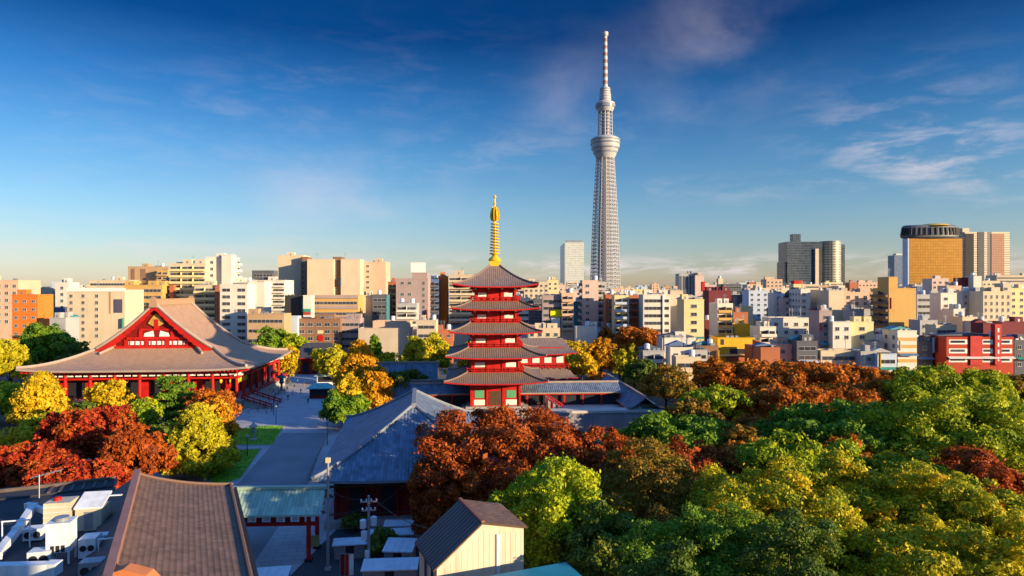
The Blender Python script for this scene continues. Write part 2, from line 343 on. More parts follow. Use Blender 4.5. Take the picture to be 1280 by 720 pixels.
# ------------------------------------------------------------------ roofs
def ring_roof(mb, hx, hy, rx, ry, ze, zt, p=1.6, lift=0.0, nt=8, ns=12, th=0.35, body=None, ms=(0, 1, 2), zb=None):
    """curved hip roof around the origin: eave rectangle hx,hy to top rectangle rx,ry, concave, corners swept up."""
    sides = [((-1, -1), (1, -1)), ((1, -1), (1, 1)), ((1, 1), (-1, 1)), ((-1, 1), (-1, -1))]
    for (a, b) in sides:
        vs, uv = [], []
        for i in range(nt+1):
            t = i/nt; X = hx+(rx-hx)*t; Y = hy+(ry-hy)*t
            A = Vector((a[0]*X, a[1]*Y)); B = Vector((b[0]*X, b[1]*Y)); ln_ = (B-A).length
            for k in range(ns+1):
                s = -1+2*k/ns; q = A+(B-A)*(s+1)/2
                z = ze+(zt-ze)*t**p+lift*abs(s)**3*(1-t)**2
                vs.append((q.x, q.y, z)); uv.append((s*ln_/2, t*math.hypot(max(hx-rx, hy-ry), zt-ze)))
        w = ns+1; fs = [(i*w+k, i*w+k+1, (i+1)*w+k+1, (i+1)*w+k) for i in range(nt) for k in range(ns)]
        mb.add(vs, fs, ms[0], [[uv[j] for j in f] for f in fs])
        e = vs[:w]; lo = [(x, y, z-th) for x, y, z in e]
        mb.add(e+lo, [(k, k+1, k+1+w, k+w) for k in range(ns)], ms[1])
        if body:
            bx, by = body; zz = zb if zb is not None else ze+0.4
            A = Vector((a[0]*bx, a[1]*by)); B = Vector((b[0]*bx, b[1]*by))
            inn = [((A+(B-A)*k/ns).x, (A+(B-A)*k/ns).y, zz) for k in range(ns+1)]
            mb.add(lo+inn, [(k, k+1, k+1+w, k+w) for k in range(ns)], ms[2])
    if rx > 0.01 and ry > 0.01: mb.add([(-rx, -ry, zt), (rx, -ry, zt), (rx, ry, zt), (-rx, ry, zt)], [(0, 1, 2, 3)], ms[0])
def hip_lines(parent, mt_, hx, hy, rx, ry, ze, zt, p, lift, r, nt=8):
    for a in ((-1, -1), (1, -1), (1, 1), (-1, 1)):
        pts = []
        for i in range(nt+1):
            t = i/nt; pts.append((a[0]*(hx+(rx-hx)*t), a[1]*(hy+(ry-hy)*t), ze+(zt-ze)*t**p+lift*(1-t)**2+r*0.6))
        b = MB(); b.tube(pts, r, 6); b.build('hip_ridge', mt_, parent)

# ------------------------------------------------------------------ main hall
def main_hall():
    root = empty('temple_hall', (-101.6, 172.5, 0), TH, 'huge temple hall with sweeping brown tiled roof and red and white gable', 'temple')
    root.location = Vector((-101.6, 172.5, 0))+Matrix.Rotation(TH, 3, 'Z') @ Vector((0, 25, 0))
    hx, hy, ze, zr, p, dg, ov = 29.5, 25.0, 11.4, 28.9, 1.72, 13.6, 1.3
    f = lambda d: ze+(zr-ze)*(d/hx)**p
    lift = .7
    mb = MB(); nd, ns = 18, 24
    def grid(fn, nu, nv, m=0):
        vs, uv = [], []
        for i in range(nu+1):
            for k in range(nv+1):
                P, u = fn(i/nu, k/nv); vs.append(P); uv.append(u)
        w = nv+1; fs = [(i*w+k, i*w+k+1, (i+1)*w+k+1, (i+1)*w+k) for i in range(nu) for k in range(nv)]
        mb.add(vs, fs, m, [[uv[j] for j in q] for q in fs]); return vs
    for sg in (-1, 1):
        def lowside(t, s):
            d = dg*t; y = (hy-d)*(2*s-1); return (sg*(hx-d), y, f(d)+lift*abs(2*s-1)**5*(1-t)**2), (y, d*1.15)
        e = grid(lowside, 6, ns)[:ns+1]; mb.add(e+[(x, y, z-.55) for x, y, z in e], [(k, k+1, k+2+ns, k+1+ns) for k in range(ns)], 1)
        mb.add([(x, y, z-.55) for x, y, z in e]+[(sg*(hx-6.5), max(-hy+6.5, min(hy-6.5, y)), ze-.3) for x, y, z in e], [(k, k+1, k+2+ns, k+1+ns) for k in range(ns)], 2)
        grid(lambda t, s: ((sg*(hx-dg-(hx-dg)*t), (hy-dg+ov)*(2*s-1), f(dg+(hx-dg)*t)), ((hy-dg+ov)*(2*s-1), dg*1.15+(hx-dg)*t*1.4)), 12, 12)
        grid(lambda t, s: ((sg*(hx-dg-(hx-dg)*t), (hy-dg+ov)*(2*s-1), f(dg+(hx-dg)*t)-0.5), (0, 0)), 12, 2, 2)
        def lowend(t, s):
            d = dg*t; x = (hx-d)*(2*s-1); return (x, sg*(hy-d), f(d)+lift*abs(2*s-1)**5*(1-t)**2), (x, d*1.15)
        e = grid(lowend, 6, ns)[:ns+1]; mb.add(e+[(x, y, z-.55) for x, y, z in e], [(k, k+1, k+2+ns, k+1+ns) for k in range(ns)], 1)
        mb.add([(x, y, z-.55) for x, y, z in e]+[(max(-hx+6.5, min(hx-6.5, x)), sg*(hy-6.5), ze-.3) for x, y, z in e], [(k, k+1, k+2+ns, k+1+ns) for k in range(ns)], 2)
    roof = mb.build('roof', [M_TTILE, M_VERGE, M_DRED], root, smooth=True, recalc=False)
    # main ridge and descending ridges
    b = MB(); L2 = hy-dg+ov
    b.box(-0.75, 0.75, -L2-.3, L2+.3, zr-.4, zr+1.1); b.box(-0.95, 0.95, -L2-.4, L2+.4, zr+1.1, zr+1.4)
    for sg in (-1, 1): b.prism([(-1.2, zr-1.0), (1.2, zr-1.0), (0.9, zr+1.4), (0.35, zr+2.1), (-0.35, zr+2.1), (-0.9, zr+1.4)], sg*(L2+.3), sg*(L2+.75))
    b.build('ridge', M_TTILE, roof)
    for sx_ in (-1, 1):
        for sy_ in (-1, 1):
            for nm, pts_, r_ in (('hip_ridge', [(sx_*(hx-d), sy_*(hy-d), f(d)+lift*(1-d/dg)**2+.25) for d in [dg*i/8 for i in range(9)]], .45),
                                 ('verge', [(sx_*(hx-dg-(hx-dg)*t), sy_*(L2-.35), f(dg+(hx-dg)*t)+.3) for t in [i/12 for i in range(13)]], .5),
                                 ('ridge_stub', [(sx_*11.5, sy_*(hy-dg+.5), f(dg)+.5), (sx_*14, sy_*(hy-dg+3.2), f(dg-3)+.5)], .4)):
                b = MB(); b.tube(pts_, r_, 6); b.build(nm, M_VERGE, roof)
    # gable: bargeboards, red field, white panels, struts, gold crest
    for sg in (-1, 1):
        yg = sg*(hy-dg-.6)
        gb = MB(); pts = [(-(hx-dg)+(hx-dg)*t, f(dg+(hx-dg)*t)-.5) for t in [i/12 for i in range(13)]]
        poly = pts+[(-x, z) for x, z in pts[::-1][1:]]
        gb.prism(poly, yg-.2, yg+.2, 0); gable = gb.build('gable', M_DRED, root)
        q = MB()
        for s2 in (-1, 1):
            for i in range(12):
                t0, t1 = i/12, (i+1)/12; w = 1.0+0.9*(1-t0)
                P = [(s2*(hx-dg)*(1-t0), f(dg+(hx-dg)*t0)-.35), (s2*(hx-dg)*(1-t1), f(dg+(hx-dg)*t1)-.35)]
                q.prism([P[0], P[1], (P[1][0], P[1][1]-w-.3), (P[0][0], P[0][1]-w)], sg*(L2-.25), sg*(L2-.02))
        q.build('bargeboard', M_RED, gable)
        z0 = f(dg)-.2; yo = yg+sg*.25
        q = MB()
        for zz, hw, hh in ((z0+.5, 11.6, .9), (z0+3.1, 8.2, .7), (z0+5.6, 4.6, .55)):
            q.box(-hw, hw, min(yo, yo+sg*.35), max(yo, yo+sg*.35), zz-hh/2, zz+hh/2)
        for zz, hw, n in ((z0+1.8, 8.5, 4), (z0+4.4, 4.4, 2)):
            for k in range(n): x = -hw+2*hw*k/(n-1); q.box(x-.45, x+.45, min(yo, yo+sg*.3), max(yo, yo+sg*.3), zz-1.0, zz+.95)
        for x in np.linspace(-7.4, 7.4, 11): q.box(x-.16, x+.16, min(yo, yo+sg*.2), max(yo, yo+sg*.2), z0+.9, z0+2.7)
        q.box(-.6, .6, min(yo, yo+sg*.5), max(yo, yo+sg*.5), z0+5.8, z0+8.6); q.build('gable_beam', M_RED, gable)
        q = MB()
        for k in range(3):
            x = -5.67+5.67*k; q.box(x-2.1, x+2.1, min(yo, yo+sg*.12), max(yo, yo+sg*.12), z0+1.2, z0+2.3)
        for s2 in (-1, 1): q.prism([(s2*.7, z0+3.6), (s2*3.6, z0+3.6), (s2*3.3, z0+4.6), (s2*1.0, z0+5.3)], yo, yo+sg*.12)
        q.build('gable_panel', M_WHITE, gable)
        q = MB(); q.prism([(-2.3, z0+7.4), (-.7, z0+6.6), (.7, z0+6.6), (2.3, z0+7.4), (1.1, z0+9.2), (0, z0+10.3), (-1.1, z0+9.2)], yo+sg*.2, yo+sg*.45); q.build('gable_crest', mat('old_gold', (0.42, 0.26, 0.06, 1), 0.5, 0.25, 1.5), gable)
        for s2 in (-1, 1): q = MB(); q.prism([(s2*11.2, z0+.9), (s2*13.8, z0-.2), (s2*14.2, z0+.5), (s2*12.0, z0+2.0)], yo, yo+sg*.2); q.build('gable_crest', MATS['old_gold'], gable)
    # body
    b = MB(); b.box(-hx+2, hx-2, -hy+2, hy-2, 0, 2.6); b.box(-hx+1.4, hx-1.4, -hy+1.4, hy-1.4, 2.6, 2.9); b.build('podium', M_STONE, root)
    b = MB(); b.box(-hx+7, hx-7, -hy+7, hy-7, 2.9, ze+.6); wall = b.build('wall', M_RED, root)
    for x in np.linspace(-hx+3.8, hx-3.8, 9):
        for y in (-hy+3.8, hy-3.8):
            b = MB(); b.tube([(x, y, 2.9), (x, y, ze-.2)], .42, 10); b.build('column', M_RED, root)
    for y in np.linspace(-hy+3.8, hy-3.8, 8)[1:-1]:
        for x in (-hx+3.8, hx-3.8):
            b = MB(); b.tube([(x, y, 2.9), (x, y, ze-.2)], .42, 10); b.build('column', M_RED, root)
    q = MB(); w = MB(); s = MB()
    for (ax, h_, o) in ((0, hx, hy), (1, hy, hx)):
        for sg in (-1, 1):
            def bx(mb_, u0, u1, d0, d1, z0, z1):
                a, c = sorted((sg*d0, sg*d1))
                if ax == 0: mb_.box(u0, u1, a, c, z0, z1)
                else: mb_.box(a, c, u0, u1, z0, z1)
            bx(q, -h_+3.4, h_-3.4, o-4.2, o-3.4, ze-1.3, ze-.7); bx(q, -h_+3.4, h_-3.4, o-4.15, o-3.45, ze-3.0, ze-2.5)
            bx(q, -h_+1.8, h_-1.8, o-1.95, o-1.75, 3.75, 3.95); bx(q, -h_+1.8, h_-1.8, o-1.92, o-1.78, 3.3, 3.42)
            n = int(2*h_/2.2)
            for k in range(n+1):
                u = -h_+1.85+(2*h_-3.7)*k/n; bx(q, u-.12, u+.12, o-1.98, o-1.72, 2.9, 4.1)
                if k < n:
                    u2 = u+.35; bx(w, u2, u2+1.5, o-4.0, o-3.7, ze-2.15, ze-1.65)
            n2 = int(2*h_/1.1)
            for k in range(n2): u = -h_+.8+(2*h_-1.6)*k/n2; bx(s, u, u+.35, o-3.0, o-.5, ze-.75, ze-.35)
    q.build('railing_beam', M_RED, root); w.build('transom_panel', M_WHITE, root); s.build('bracket', M_RED, root)
    for x in np.linspace(-18, 18, 6):
        b = MB(); b.box(x-2.2, x+2.2, -hy+6.9, -hy+7.2, 3.2, 7.6); b.build('door', M_DARK, root)
    for y in np.linspace(-13, 13, 5):
        b = MB(); b.box(hx-7.2, hx-6.85, y-2, y+2, 3.2, 8.2); b.build('door', M_DARK, root)
    for k, (x, y) in enumerate([(hx-4, -hy+4+i*2.2) for i in range(4)]+[(hx-6-i*2.6, -hy+4) for i in range(3)]):
        b = MB(); b.lathe([(.1, ze-2.9), (.35, ze-3.1), (.42, ze-3.9), (.3, ze-4.3), (.1, ze-4.5)], 8, (x+.2, y+.9)); b.build('hanging_lantern', M_GOLD, root)
    # stairs up the near corner of the plaza side, with red flank boards
    st = MB()
    for k in range(10): st.box(hx-1.8+k*.75, hx-1.05+k*.75, -hy+3, -hy+11, 0, 2.75-k*.28)
    st.build('stair', M_STONE, root)
    for y in (-hy+2.6, -hy+11):
        st = MB(); st.beam((hx-2, y, 4.0), (hx+6.2, y, 1.2), .25, .35); st.beam((hx-2, y, 3.2), (hx+6.2, y, .5), .2, .3)
        for k in range(6): st.box(hx-2+k*1.6-.12, hx-2+k*1.6+.12, y-.12, y+.12, max(0, 2.6-k*.55), 4.3-k*.55)
        st.build('stair_rail', M_RED, root)
    st = MB()
    st.beam((hx-12, -hy-.4, 1.0), (hx-5, -hy-.4, 4.0), .25, .4); st.beam((hx-5, -hy-.4, 4.0), (hx-2.5, -hy-.4, 1.2), .25, .4)
    for k in range(5): st.box(hx-11+k*1.6, hx-10.7+k*1.6, -hy-.55, -hy-.3, 0, 1.3+k*.65)
    st.build('stair_rail', M_RED, root)
main_hall()

# ------------------------------------------------------------------ five-storey pagoda
def pagoda():
    Yc = 158.0; cx = (618.5-CX)/F*Yc
    root = empty('pagoda', (cx, Yc, 0), R(3), 'five storey red pagoda with brown tiled roofs and tall golden spire', 'pagoda')
    k = 1/F
    #       eave x0, x1, eave y, roof top y, body half width (px), body top y, body bottom y
    T = [(556, 687, 480, 465, 30, 480, 511), (558, 685, 448, 434, 29, 448, 464), (562, 679, 417, 403, 27.5, 417, 433),
         (565.5, 676, 387, 376, 25.5, 387, 402), (567, 675, 358, 331, 24.5, 358, 375)]
    zs = []
    for (x0, x1, ye, yt, bw, bt, bb) in T:
        hw = (x1-x0)/2*k*(Yc-11.5); Ye = Yc-hw
        hw = (x1-x0)/2*k*Ye
        ze = H-(ye-HY)*k*Ye; bwm = bw*k*(Yc-5)
        zs.append([hw, ze, None, bwm])
    zs[0][2] = 13.2
    for i, (x0, x1, ye, yt, bw, bt, bb) in enumerate(T):
        nb = zs[i+1][3] if i < 4 else 0.9
        Yt = Yc-(nb+1.0 if i < 4 else 0)
        zs[i][2] = H-(yt-HY)*k*Yt
    zfloor = 4.6
    b = MB(); b.box(-8, 8, -8, 8, zfloor-.2, zfloor+.5); b.box(-7, 7, -7, 7, zfloor+.5, zfloor+.9); b.build('base', M_STONE, root)
    for i, (hw, ze, zt, bw) in enumerate(zs):
        zb = zfloor+.9 if i == 0 else zs[i-1][2]-.1
        nb = zs[i+1][3]+1.0 if i < 4 else 0.9
        r = MB(); lift = .55 if i < 4 else .75
        ring_roof(r, hw, hw, nb, nb, ze, zt, 1.35 if i < 4 else 1.5, lift, 8, 14, .3, (bw, bw), (0, 1, 2), ze+.2)
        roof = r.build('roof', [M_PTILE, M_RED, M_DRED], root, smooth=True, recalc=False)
        hip_lines(roof, M_PTILE, hw, hw, nb, nb, ze, zt, 1.35 if i < 4 else 1.5, lift, .2)
        e = MB()
        for a in range(4):
            ca, sa = [(1, 0), (0, 1), (-1, 0), (0, -1)][a]
            n = int(hw*2/.7)
            for q in range(n):
                u = -hw+.5+(2*hw-1.0)*q/(n-1)
                c1 = (ca*u-sa*(hw-.5), sa*u+ca*(hw-.5)); c0 = (ca*u*bw/hw-sa*(bw+.3), sa*u*bw/hw+ca*(bw+.3))
                e.beam((c1[0], c1[1], ze-.28+lift*abs(u/hw)**3), (c0[0], c0[1], ze-.1), .16, .18)
        e.build('rafter', M_RED, roof)
        body = MB(); body.box(-bw, bw, -bw, bw, zb, ze+.3); wall = body.build('wall', M_RED, root)
        # bracket bands below the eave
        br = MB(); wh = MB()
        for a in range(4):
            ca, sa = [(1, 0), (0, 1), (-1, 0), (0, -1)][a]
            T2 = lambda u, d, z: (ca*u+sa*d, sa*u-ca*d, z)
            def bb_(mb_, u0, u1, d0, d1, z0, z1):
                vs = [T2(u, d, z) for z in (z0, z1) for u, d in ((u0, d0), (u1, d0), (u1, d1), (u0, d1))]
                mb_.add(vs, [(0, 3, 2, 1), (4, 5, 6, 7), (0, 1, 5, 4), (1, 2, 6, 5), (2, 3, 7, 6), (3, 0, 4, 7)])
            hgt = ze-zb
            for q in range(4):
                u = -bw+2*bw*q/3
                bb_(br, u-.35, u+.35, bw-.1, bw+1.5, ze-.75, ze-.35); bb_(br, u-.28, u+.28, bw-.1, bw+.8, ze-1.3, ze-.8)
                bb_(br, u-.3, u+.3, bw-.2, bw+.22, zb, ze)
                bb_(wh, u-.2, u+.2, bw+1.5, bw+1.56, ze-.7, ze-.4)
            bb_(br, -bw-1.2, bw+1.2, bw+.9, bw+1.1, ze-.5, ze-.25)
            if i > 0:                                    # balcony rail
                d = bw+1.15
                bb_(br, -d, d, d-.08, d+.08, zb+.95, zb+1.08); bb_(br, -d, d, d-.06, d+.06, zb+.55, zb+.65); bb_(br, -d, d, bw, d+.1, zb-.02, zb+.18)
                for q in range(9): u = -d+2*d*q/8; bb_(br, u-.08, u+.08, d-.1, d+.1, zb+.18, zb+1.2)
                for q in (0, 2): u = -bw+2*bw*(q+.5)/3; bb_(wh, u-bw*.22, u+bw*.22, bw, bw+.05, zb+hgt*.3, zb+hgt*.58)
        br.build('bracket', M_RED, wall); wh.build('white_panel', M_WHITE, wall)
        if i == 0:
            for a in range(4):
                ca, sa = [(1, 0), (0, 1), (-1, 0), (0, -1)][a]
                def part(name, m, u0, u1, d0, d1, z0, z1):
                    mb_ = MB(); vs = [(ca*u+sa*d, sa*u-ca*d, z) for z in (z0, z1) for u, d in ((u0, d0), (u1, d0), (u1, d1), (u0, d1))]
                    mb_.add(vs, [(0, 3, 2, 1), (4, 5, 6, 7), (0, 1, 5, 4), (1, 2, 6, 5), (2, 3, 7, 6), (3, 0, 4, 7)]); mb_.build(name, m, root)
                part('door', M_BROWNW, -1.5, 1.5, bw, bw+.08, zb+.2, zb+3.5)
                for s in (-1, 1):
                    u = s*bw*.66; part('lattice_window', M_GREEN, u-1.1, u+1.1, bw, bw+.07, zb+1.9, zb+3.7)
                    part('white_panel', M_WHITE, u-1.3, u+1.3, bw, bw+.06, zb+.2, zb+1.5)
    # spire
    zt = zs[4][2]; top = H-(243-HY)*k*Yc; sp = MB()
    sp.box(-1.3, 1.3, -1.3, 1.3, zt-.4, zt+.9); sp.lathe([(1.5, zt+.9), (1.6, zt+1.2), (1.2, zt+1.7), (.5, zt+2.2), (.9, zt+2.6), (.35, zt+3.0), (.22, top-4), (.12, top-1)], 16)
    spire = sp.build('spire', M_GOLD, root, smooth=True)
    z0 = H-(317-HY)*k*Yc; z1 = H-(280-HY)*k*Yc
    for i in range(11):
        z = z0+(z1-z0)*i/10; r = 1.32-.03*i
        rg = MB(); rg.lathe([(.3, z-.10), (r-.1, z-.15), (r, z), (r-.1, z+.15), (.3, z+.10)], 20)
        for q in range(4): a = q*math.pi/2; rg.beam((0, 0, z), (r*math.cos(a), r*math.sin(a), z), .12, .12)
        rg.build('ring', M_GOLD, spire)
    fl = MB(); za = H-(277-HY)*k*Yc; zb_ = H-(258-HY)*k*Yc
    for a in range(8):
        t = a*math.pi/4+.5; pr = [(.2, za), (1.0, za+.3), (1.22, za+1.2), (1.1, (za+zb_)/2+.6), (.7, zb_-.3), (.2, zb_)]
        c_, s_ = math.cos(t), math.sin(t); n_ = (-s_*.06, c_*.06)
        vs = [(r*c_+n_[0]*q, r*s_+n_[1]*q, z) for q in (-1, 1) for r, z in pr]; m_ = len(pr)
        fl.add(vs, [tuple(range(m_)), tuple(range(2*m_-1, m_-1, -1))]+[(j, (j+1) % m_, (j+1) % m_+m_, j+m_) for j in range(m_)])
    fl.build('flame', M_GOLD, spire)
    for zz, r in ((top-2.2, .32), (top-.6, .36)):
        bl = MB(); bl.lathe([(.02, zz-r)]+[(r*math.cos(a), zz+r*math.sin(a)) for a in np.linspace(-1.2, 1.2, 7)]+[(.02, zz+r+.3)], 12); bl.build('jewel', M_GOLD, spire, smooth=True)
pagoda()

# ------------------------------------------------------------------ cloister round the pagoda court
def cloister():
    root = empty('temple_cloister', (0, 146, 0), R(4), 'low cloister round the pagoda court with slate roofs and pale front parapet', 'cloister')
    xl, xr = -24.0, 34.0
    b = MB(); b.box(xl, xr, 0, 40, 0, 4.45, 0); b.build('court_floor', M_PALE, root)
    b = MB(); b.box(xl-.3, xr+.3, -.6, -.02, 0, 4.9, 0); b.build('front_wall', M_MAUVE, root)
    b = MB(); b.box(xl-.5, xr+.5, -.8, 2.6, 4.9, 5.45); b.build('parapet', M_PALE, root)
    # back range: slate roof, red posts, dark glazing
    y0, y1 = 11.5, 20.0
    b = MB(); b.box(-24, xr-6, y0+1.2, y1-1, 4.45, 8.0); b.build('rear_wall', M_DARK, root)
    b = MB()
    for x in np.arange(xl+1, xr-6, 4.6): b.box(x-.2, x+.2, y0+.3, y0+.7, 4.45, 7.7)
    b.box(xl, xr-6, y0+.25, y0+.75, 7.1, 7.35); b.build('post_row', M_RED, root)
    def gable_roof(xa, xb, ya, yb, ze, zr, along='x', name='roof', mtile=M_BTILE, parent=root):
        r = MB(); n = 6
        for s in (0, 1):
            vs, uv = [], []
            for i in range(n+1):
                t = i/n; z = ze+(zr-ze)*t**1.2
                if along == 'x':
                    ym = (ya+yb)/2; y = (ya if s == 0 else yb)*(1-t)+ym*t
                    vs += [(xa, y, z), (xb, y, z)]; uv += [(xa, t*6), (xb, t*6)]
                else:
                    xm = (xa+xb)/2; x = (xa if s == 0 else xb)*(1-t)+xm*t
                    vs += [(x, ya, z), (x, yb, z)]; uv += [(ya, t*6), (yb, t*6)]
            fs = [(2*i, 2*i+1, 2*i+3, 2*i+2) for i in range(n)]
            r.add(vs, fs, 0, [[uv[j] for j in f] for f in fs])
            r.add([(x, y, z-.3) for x, y, z in vs], fs, 1)
            e = vs[:2]; r.add(e+[(x, y, z-.3) for x, y, z in e], [(0, 1, 3, 2)], 1)
        if along == 'x': r.box(xa-.2, xb+.2, (ya+yb)/2-.3, (ya+yb)/2+.3, zr-.1, zr+.35, 1)
        else: r.box((xa+xb)/2-.3, (xa+xb)/2+.3, ya-.2, yb+.2, zr-.1, zr+.35, 1)
        return r.build(name, [mtile, M_VERGE], parent, recalc=False)
    gable_roof(xl, xr-6, y0, y1, 7.7, 9.6)
    gable_roof(xr-7.2, xr+.6, -.5, 40, 5.6, 8.2, 'y')
    b = MB(); b.box(xr-6, xr, 2.6, 39, 4.45, 6.2); b.build('side_wall', M_PALE, root)
    gable_roof(xl-12, xl+6, 26, 38, 8.5, 13.0); b = MB(); b.box(xl-10, xl+4, 27.5, 36, 0, 9.5); b.build('rear_wall', M_DRED, root)
    gable_roof(xl-8, xl+10, 15, 24, 6.2, 9.8); b = MB(); b.box(xl-6, xl-.1, 16.5, 22.5, 0, 7); b.build('side_wall', M_WHITE, root)
    b = MB()
    for q in range(6): b.box(9.0+q*.55, 9.5+q*.55, 7.5, 10.5, 4.45, 7.0-q*.42)
    b.build('stair', M_STONE, root)
    b = MB(); b.beam((8.8, 7.3, 8.0), (12.8, 7.3, 5.4), .2, .3); b.beam((8.8, 7.3, 7.2), (12.8, 7.3, 4.9), .15, .2)
    for q in range(4): b.box(9+q*1.2, 9.2+q*1.2, 7.2, 7.4, 4.45, 7.9-q*.78)
    b.build('stair_rail', M_RED, root)
    # air conditioning boxes on the parapet
    for x in (27.0, 28.4, 29.6):
        o = MB(); o.box(-.5, .5, -.35, .35, 0, .6); o.lathe([(.22, .6), (.22, .68)], 10)
        t = o.build('air_conditioner', M_METAL, None, loc=Matrix.Rotation(R(4), 3, 'Z') @ Vector((x, .7, 5.45))+Vector((0, 146, 0)))
        tag(t, {27.0: 'small grey air conditioner on the cloister parapet, nearest the pagoda', 28.4: 'small grey air conditioner on the cloister parapet, middle of three', 29.6: 'small grey air conditioner on the cloister parapet, nearest the slate roof corner'}[x], 'air conditioner', 'air conditioners on the cloister parapet')
    return gable_roof
gable_roof = cloister()

# ------------------------------------------------------------------ two-storey gate behind the pagoda
def gate_hall():
    Y = 205; cx = (668-CX)/F*Y
    root = empty('gate_hall', (cx, Y, 0), R(4), 'two storey red gate hall with brown roofs just behind the pagoda', 'temple gate')
    b = MB(); b.box(-9, 9, -4.5, 4.5, 0, 15); b.build('wall', M_RED, root)
    for (ze, zt, hx, hy, rx, ry) in ((5.6, 8.6, 13.0, 8.5, 9.4, 4.9), (13.2, 17.6, 12.6, 8.2, 9.0, .15)):
        r = MB(); ring_roof(r, hx, hy, rx, ry, ze, zt, 1.4, .6, 7, 12, .35, (9, 4.5), (0, 1, 2), ze+.3)
        r.build('roof', [M_PTILE, M_RED, M_DRED], root, smooth=True, recalc=False)
    b = MB(); b.box(-10.2, 10.2, -5.7, -5.55, 9.7, 9.9); b.box(-10.2, 10.2, -5.7, -5.55, 9.2, 9.3); b.box(10.05, 10.2, -5.7, 5.7, 9.7, 9.9)
    for x in np.linspace(-10.1, 10.1, 12): b.box(x-.1, x+.1, -5.75, -5.5, 8.4, 10.1)
    b.build('railing', M_RED, root)
    b = MB()
    for x in np.linspace(-7.5, 7.5, 5): b.box(x-1.1, x+1.1, -4.6, -4.45, 10.2, 12.2)
    b.build('white_panel', M_WHITE, root)
    b = MB()
    for x in np.linspace(-8.5, 8.5, 9): b.box(x-.3, x+.3, -6.2, -4.6, 12.4, 13.2)
    b.build('bracket', M_RED, root)
gate_hall()

# ------------------------------------------------------------------ slate-roofed hall beside the road
def slate_hall():
    A = R(8.1); c = Vector((-16.65, 109.7, 0))
    root = empty('slate_hall', c, A, 'broad hall with large slate blue hipped roof beside the road', 'hall')
    hx, hy, ze, zt = 13.6, 21.5, 6.9, 14.5
    r = MB(); ring_roof(r, hx, hy, .25, 7.5, ze, zt, 1.22, .5, 10, 18, .35, (hx-3, hy-3), (0, 1, 2), ze+.2)
    roof = r.build('roof', [M_BTILE, M_SVERGE, M_BROWNW], root, smooth=True, recalc=False)
    hip_lines(roof, M_SVERGE, hx, hy, .25, 7.5, ze, zt, 1.22, .5, .26, nt=10); b = MB(); b.box(-.35, .35, -7.9, 7.9, zt-.2, zt+.55); b.build('ridge', M_SVERGE, roof)
    b = MB(); b.box(-hx+3, hx-3, -hy+3, hy-3, 1.1, ze+.4); b.build('wall', M_DRED, root)
    b = MB(); b.box(-hx+1.6, hx-1.6, -hy+1.6, hy-1.6, 0, 1.1); b.build('base', M_STONE, root)
    for x in np.linspace(-hx+3, hx-3, 6):
        b = MB(); b.tube([(x, -hy+2.6, 1.1), (x, -hy+2.6, ze+.2)], .28, 8); b.build('column', M_DRED, root)
    for x in (-7.4, -3.2, 1.0, 5.2):
        b = MB(); b.box(x-1.3, x+1.3, -hy+2.85, -hy+2.98, 1.4, 5.2); b.build('door', M_DARK, root)
    b = MB(); b.box(-hx+2.2, hx-2.2, -hy+2.3, -hy+2.5, 5.5, 5.8); b.box(-hx+2.2, hx-2.2, -hy+1.7, -hy+1.8, 1.9, 2.05)
    b.build('beam', M_BROWNW, root)
slate_hall()

# ------------------------------------------------------------------ green copper gate across the road
def road_gate():
    root = empty('road_gate', (-31.5, 80, 0), R(2.5), 'red timber gate with green copper roof spanning the road', 'gate')
    xl, xr = -11.5, 8.2
    r = MB(); n = 6
    for s in (-1, 1):
        vs, uv = [], []
        for i in range(n+1):
            t = i/n; y = s*3.4*(1-t); z = 6.1+2.2*t**1.3
            vs += [(xl-.4*(1-t), y, z), (xr+.4*(1-t), y, z)]; uv += [(xl, t*4), (xr, t*4)]
        fs = [(2*i, 2*i+1, 2*i+3, 2*i+2) for i in range(n)]
        r.add(vs, fs, 0, [[uv[j] for j in f] for f in fs]); r.add([(x, y, z-.22) for x, y, z in vs], fs, 0)
        e = vs[:2]; r.add(e+[(x, y, z-.22) for x, y, z in e], [(0, 1, 3, 2)], 0)
    r.box(xl-.1, xr+.1, -.3, .3, 8.2, 8.55, 0)
    r.build('roof', [M_COPPER], root, recalc=False)
    for x in (-10.4, 6.7):
        for y in (-2.0, 2.0):
            b = MB(); b.tube([(x, y, 0.25), (x, y, 5.9)], .27, 12); p = b.build('post', M_RED, root)
            b = MB(); b.box(x-.42, x+.42, y-.42, y+.42, 0, .3); b.build('post_base', M_DARK, p)
    for y in (-2.0, 2.0):
        b = MB(); b.box(-11.2, 7.6, y-.16, y+.16, 4.35, 4.75); b.build('beam', M_RED, root)
        b = MB(); b.box(-11.2, 7.6, y-.16, y+.16, 5.5, 5.85); b.build('beam', M_RED, root)
    for x in np.linspace(-9.5, 5.9, 10):
        b = MB(); b.box(x-.3, x+.3, -2.12, -1.88, 4.76, 5.49); b.build('strut', M_DRED, root)
    for x in np.linspace(-8.7, 5.1, 9):
        b = MB(); b.box(x-.32, x+.32, -2.05, -1.98, 4.95, 5.35); b.build('panel', M_WHITE, root)
    b = MB(); b.box(6.0, 6.3, -1.8, 1.8, 5.5, 5.85); b.box(-10.6, -10.3, -1.8, 1.8, 5.5, 5.85); b.build('tie_beam', M_RED, root)
road_gate()

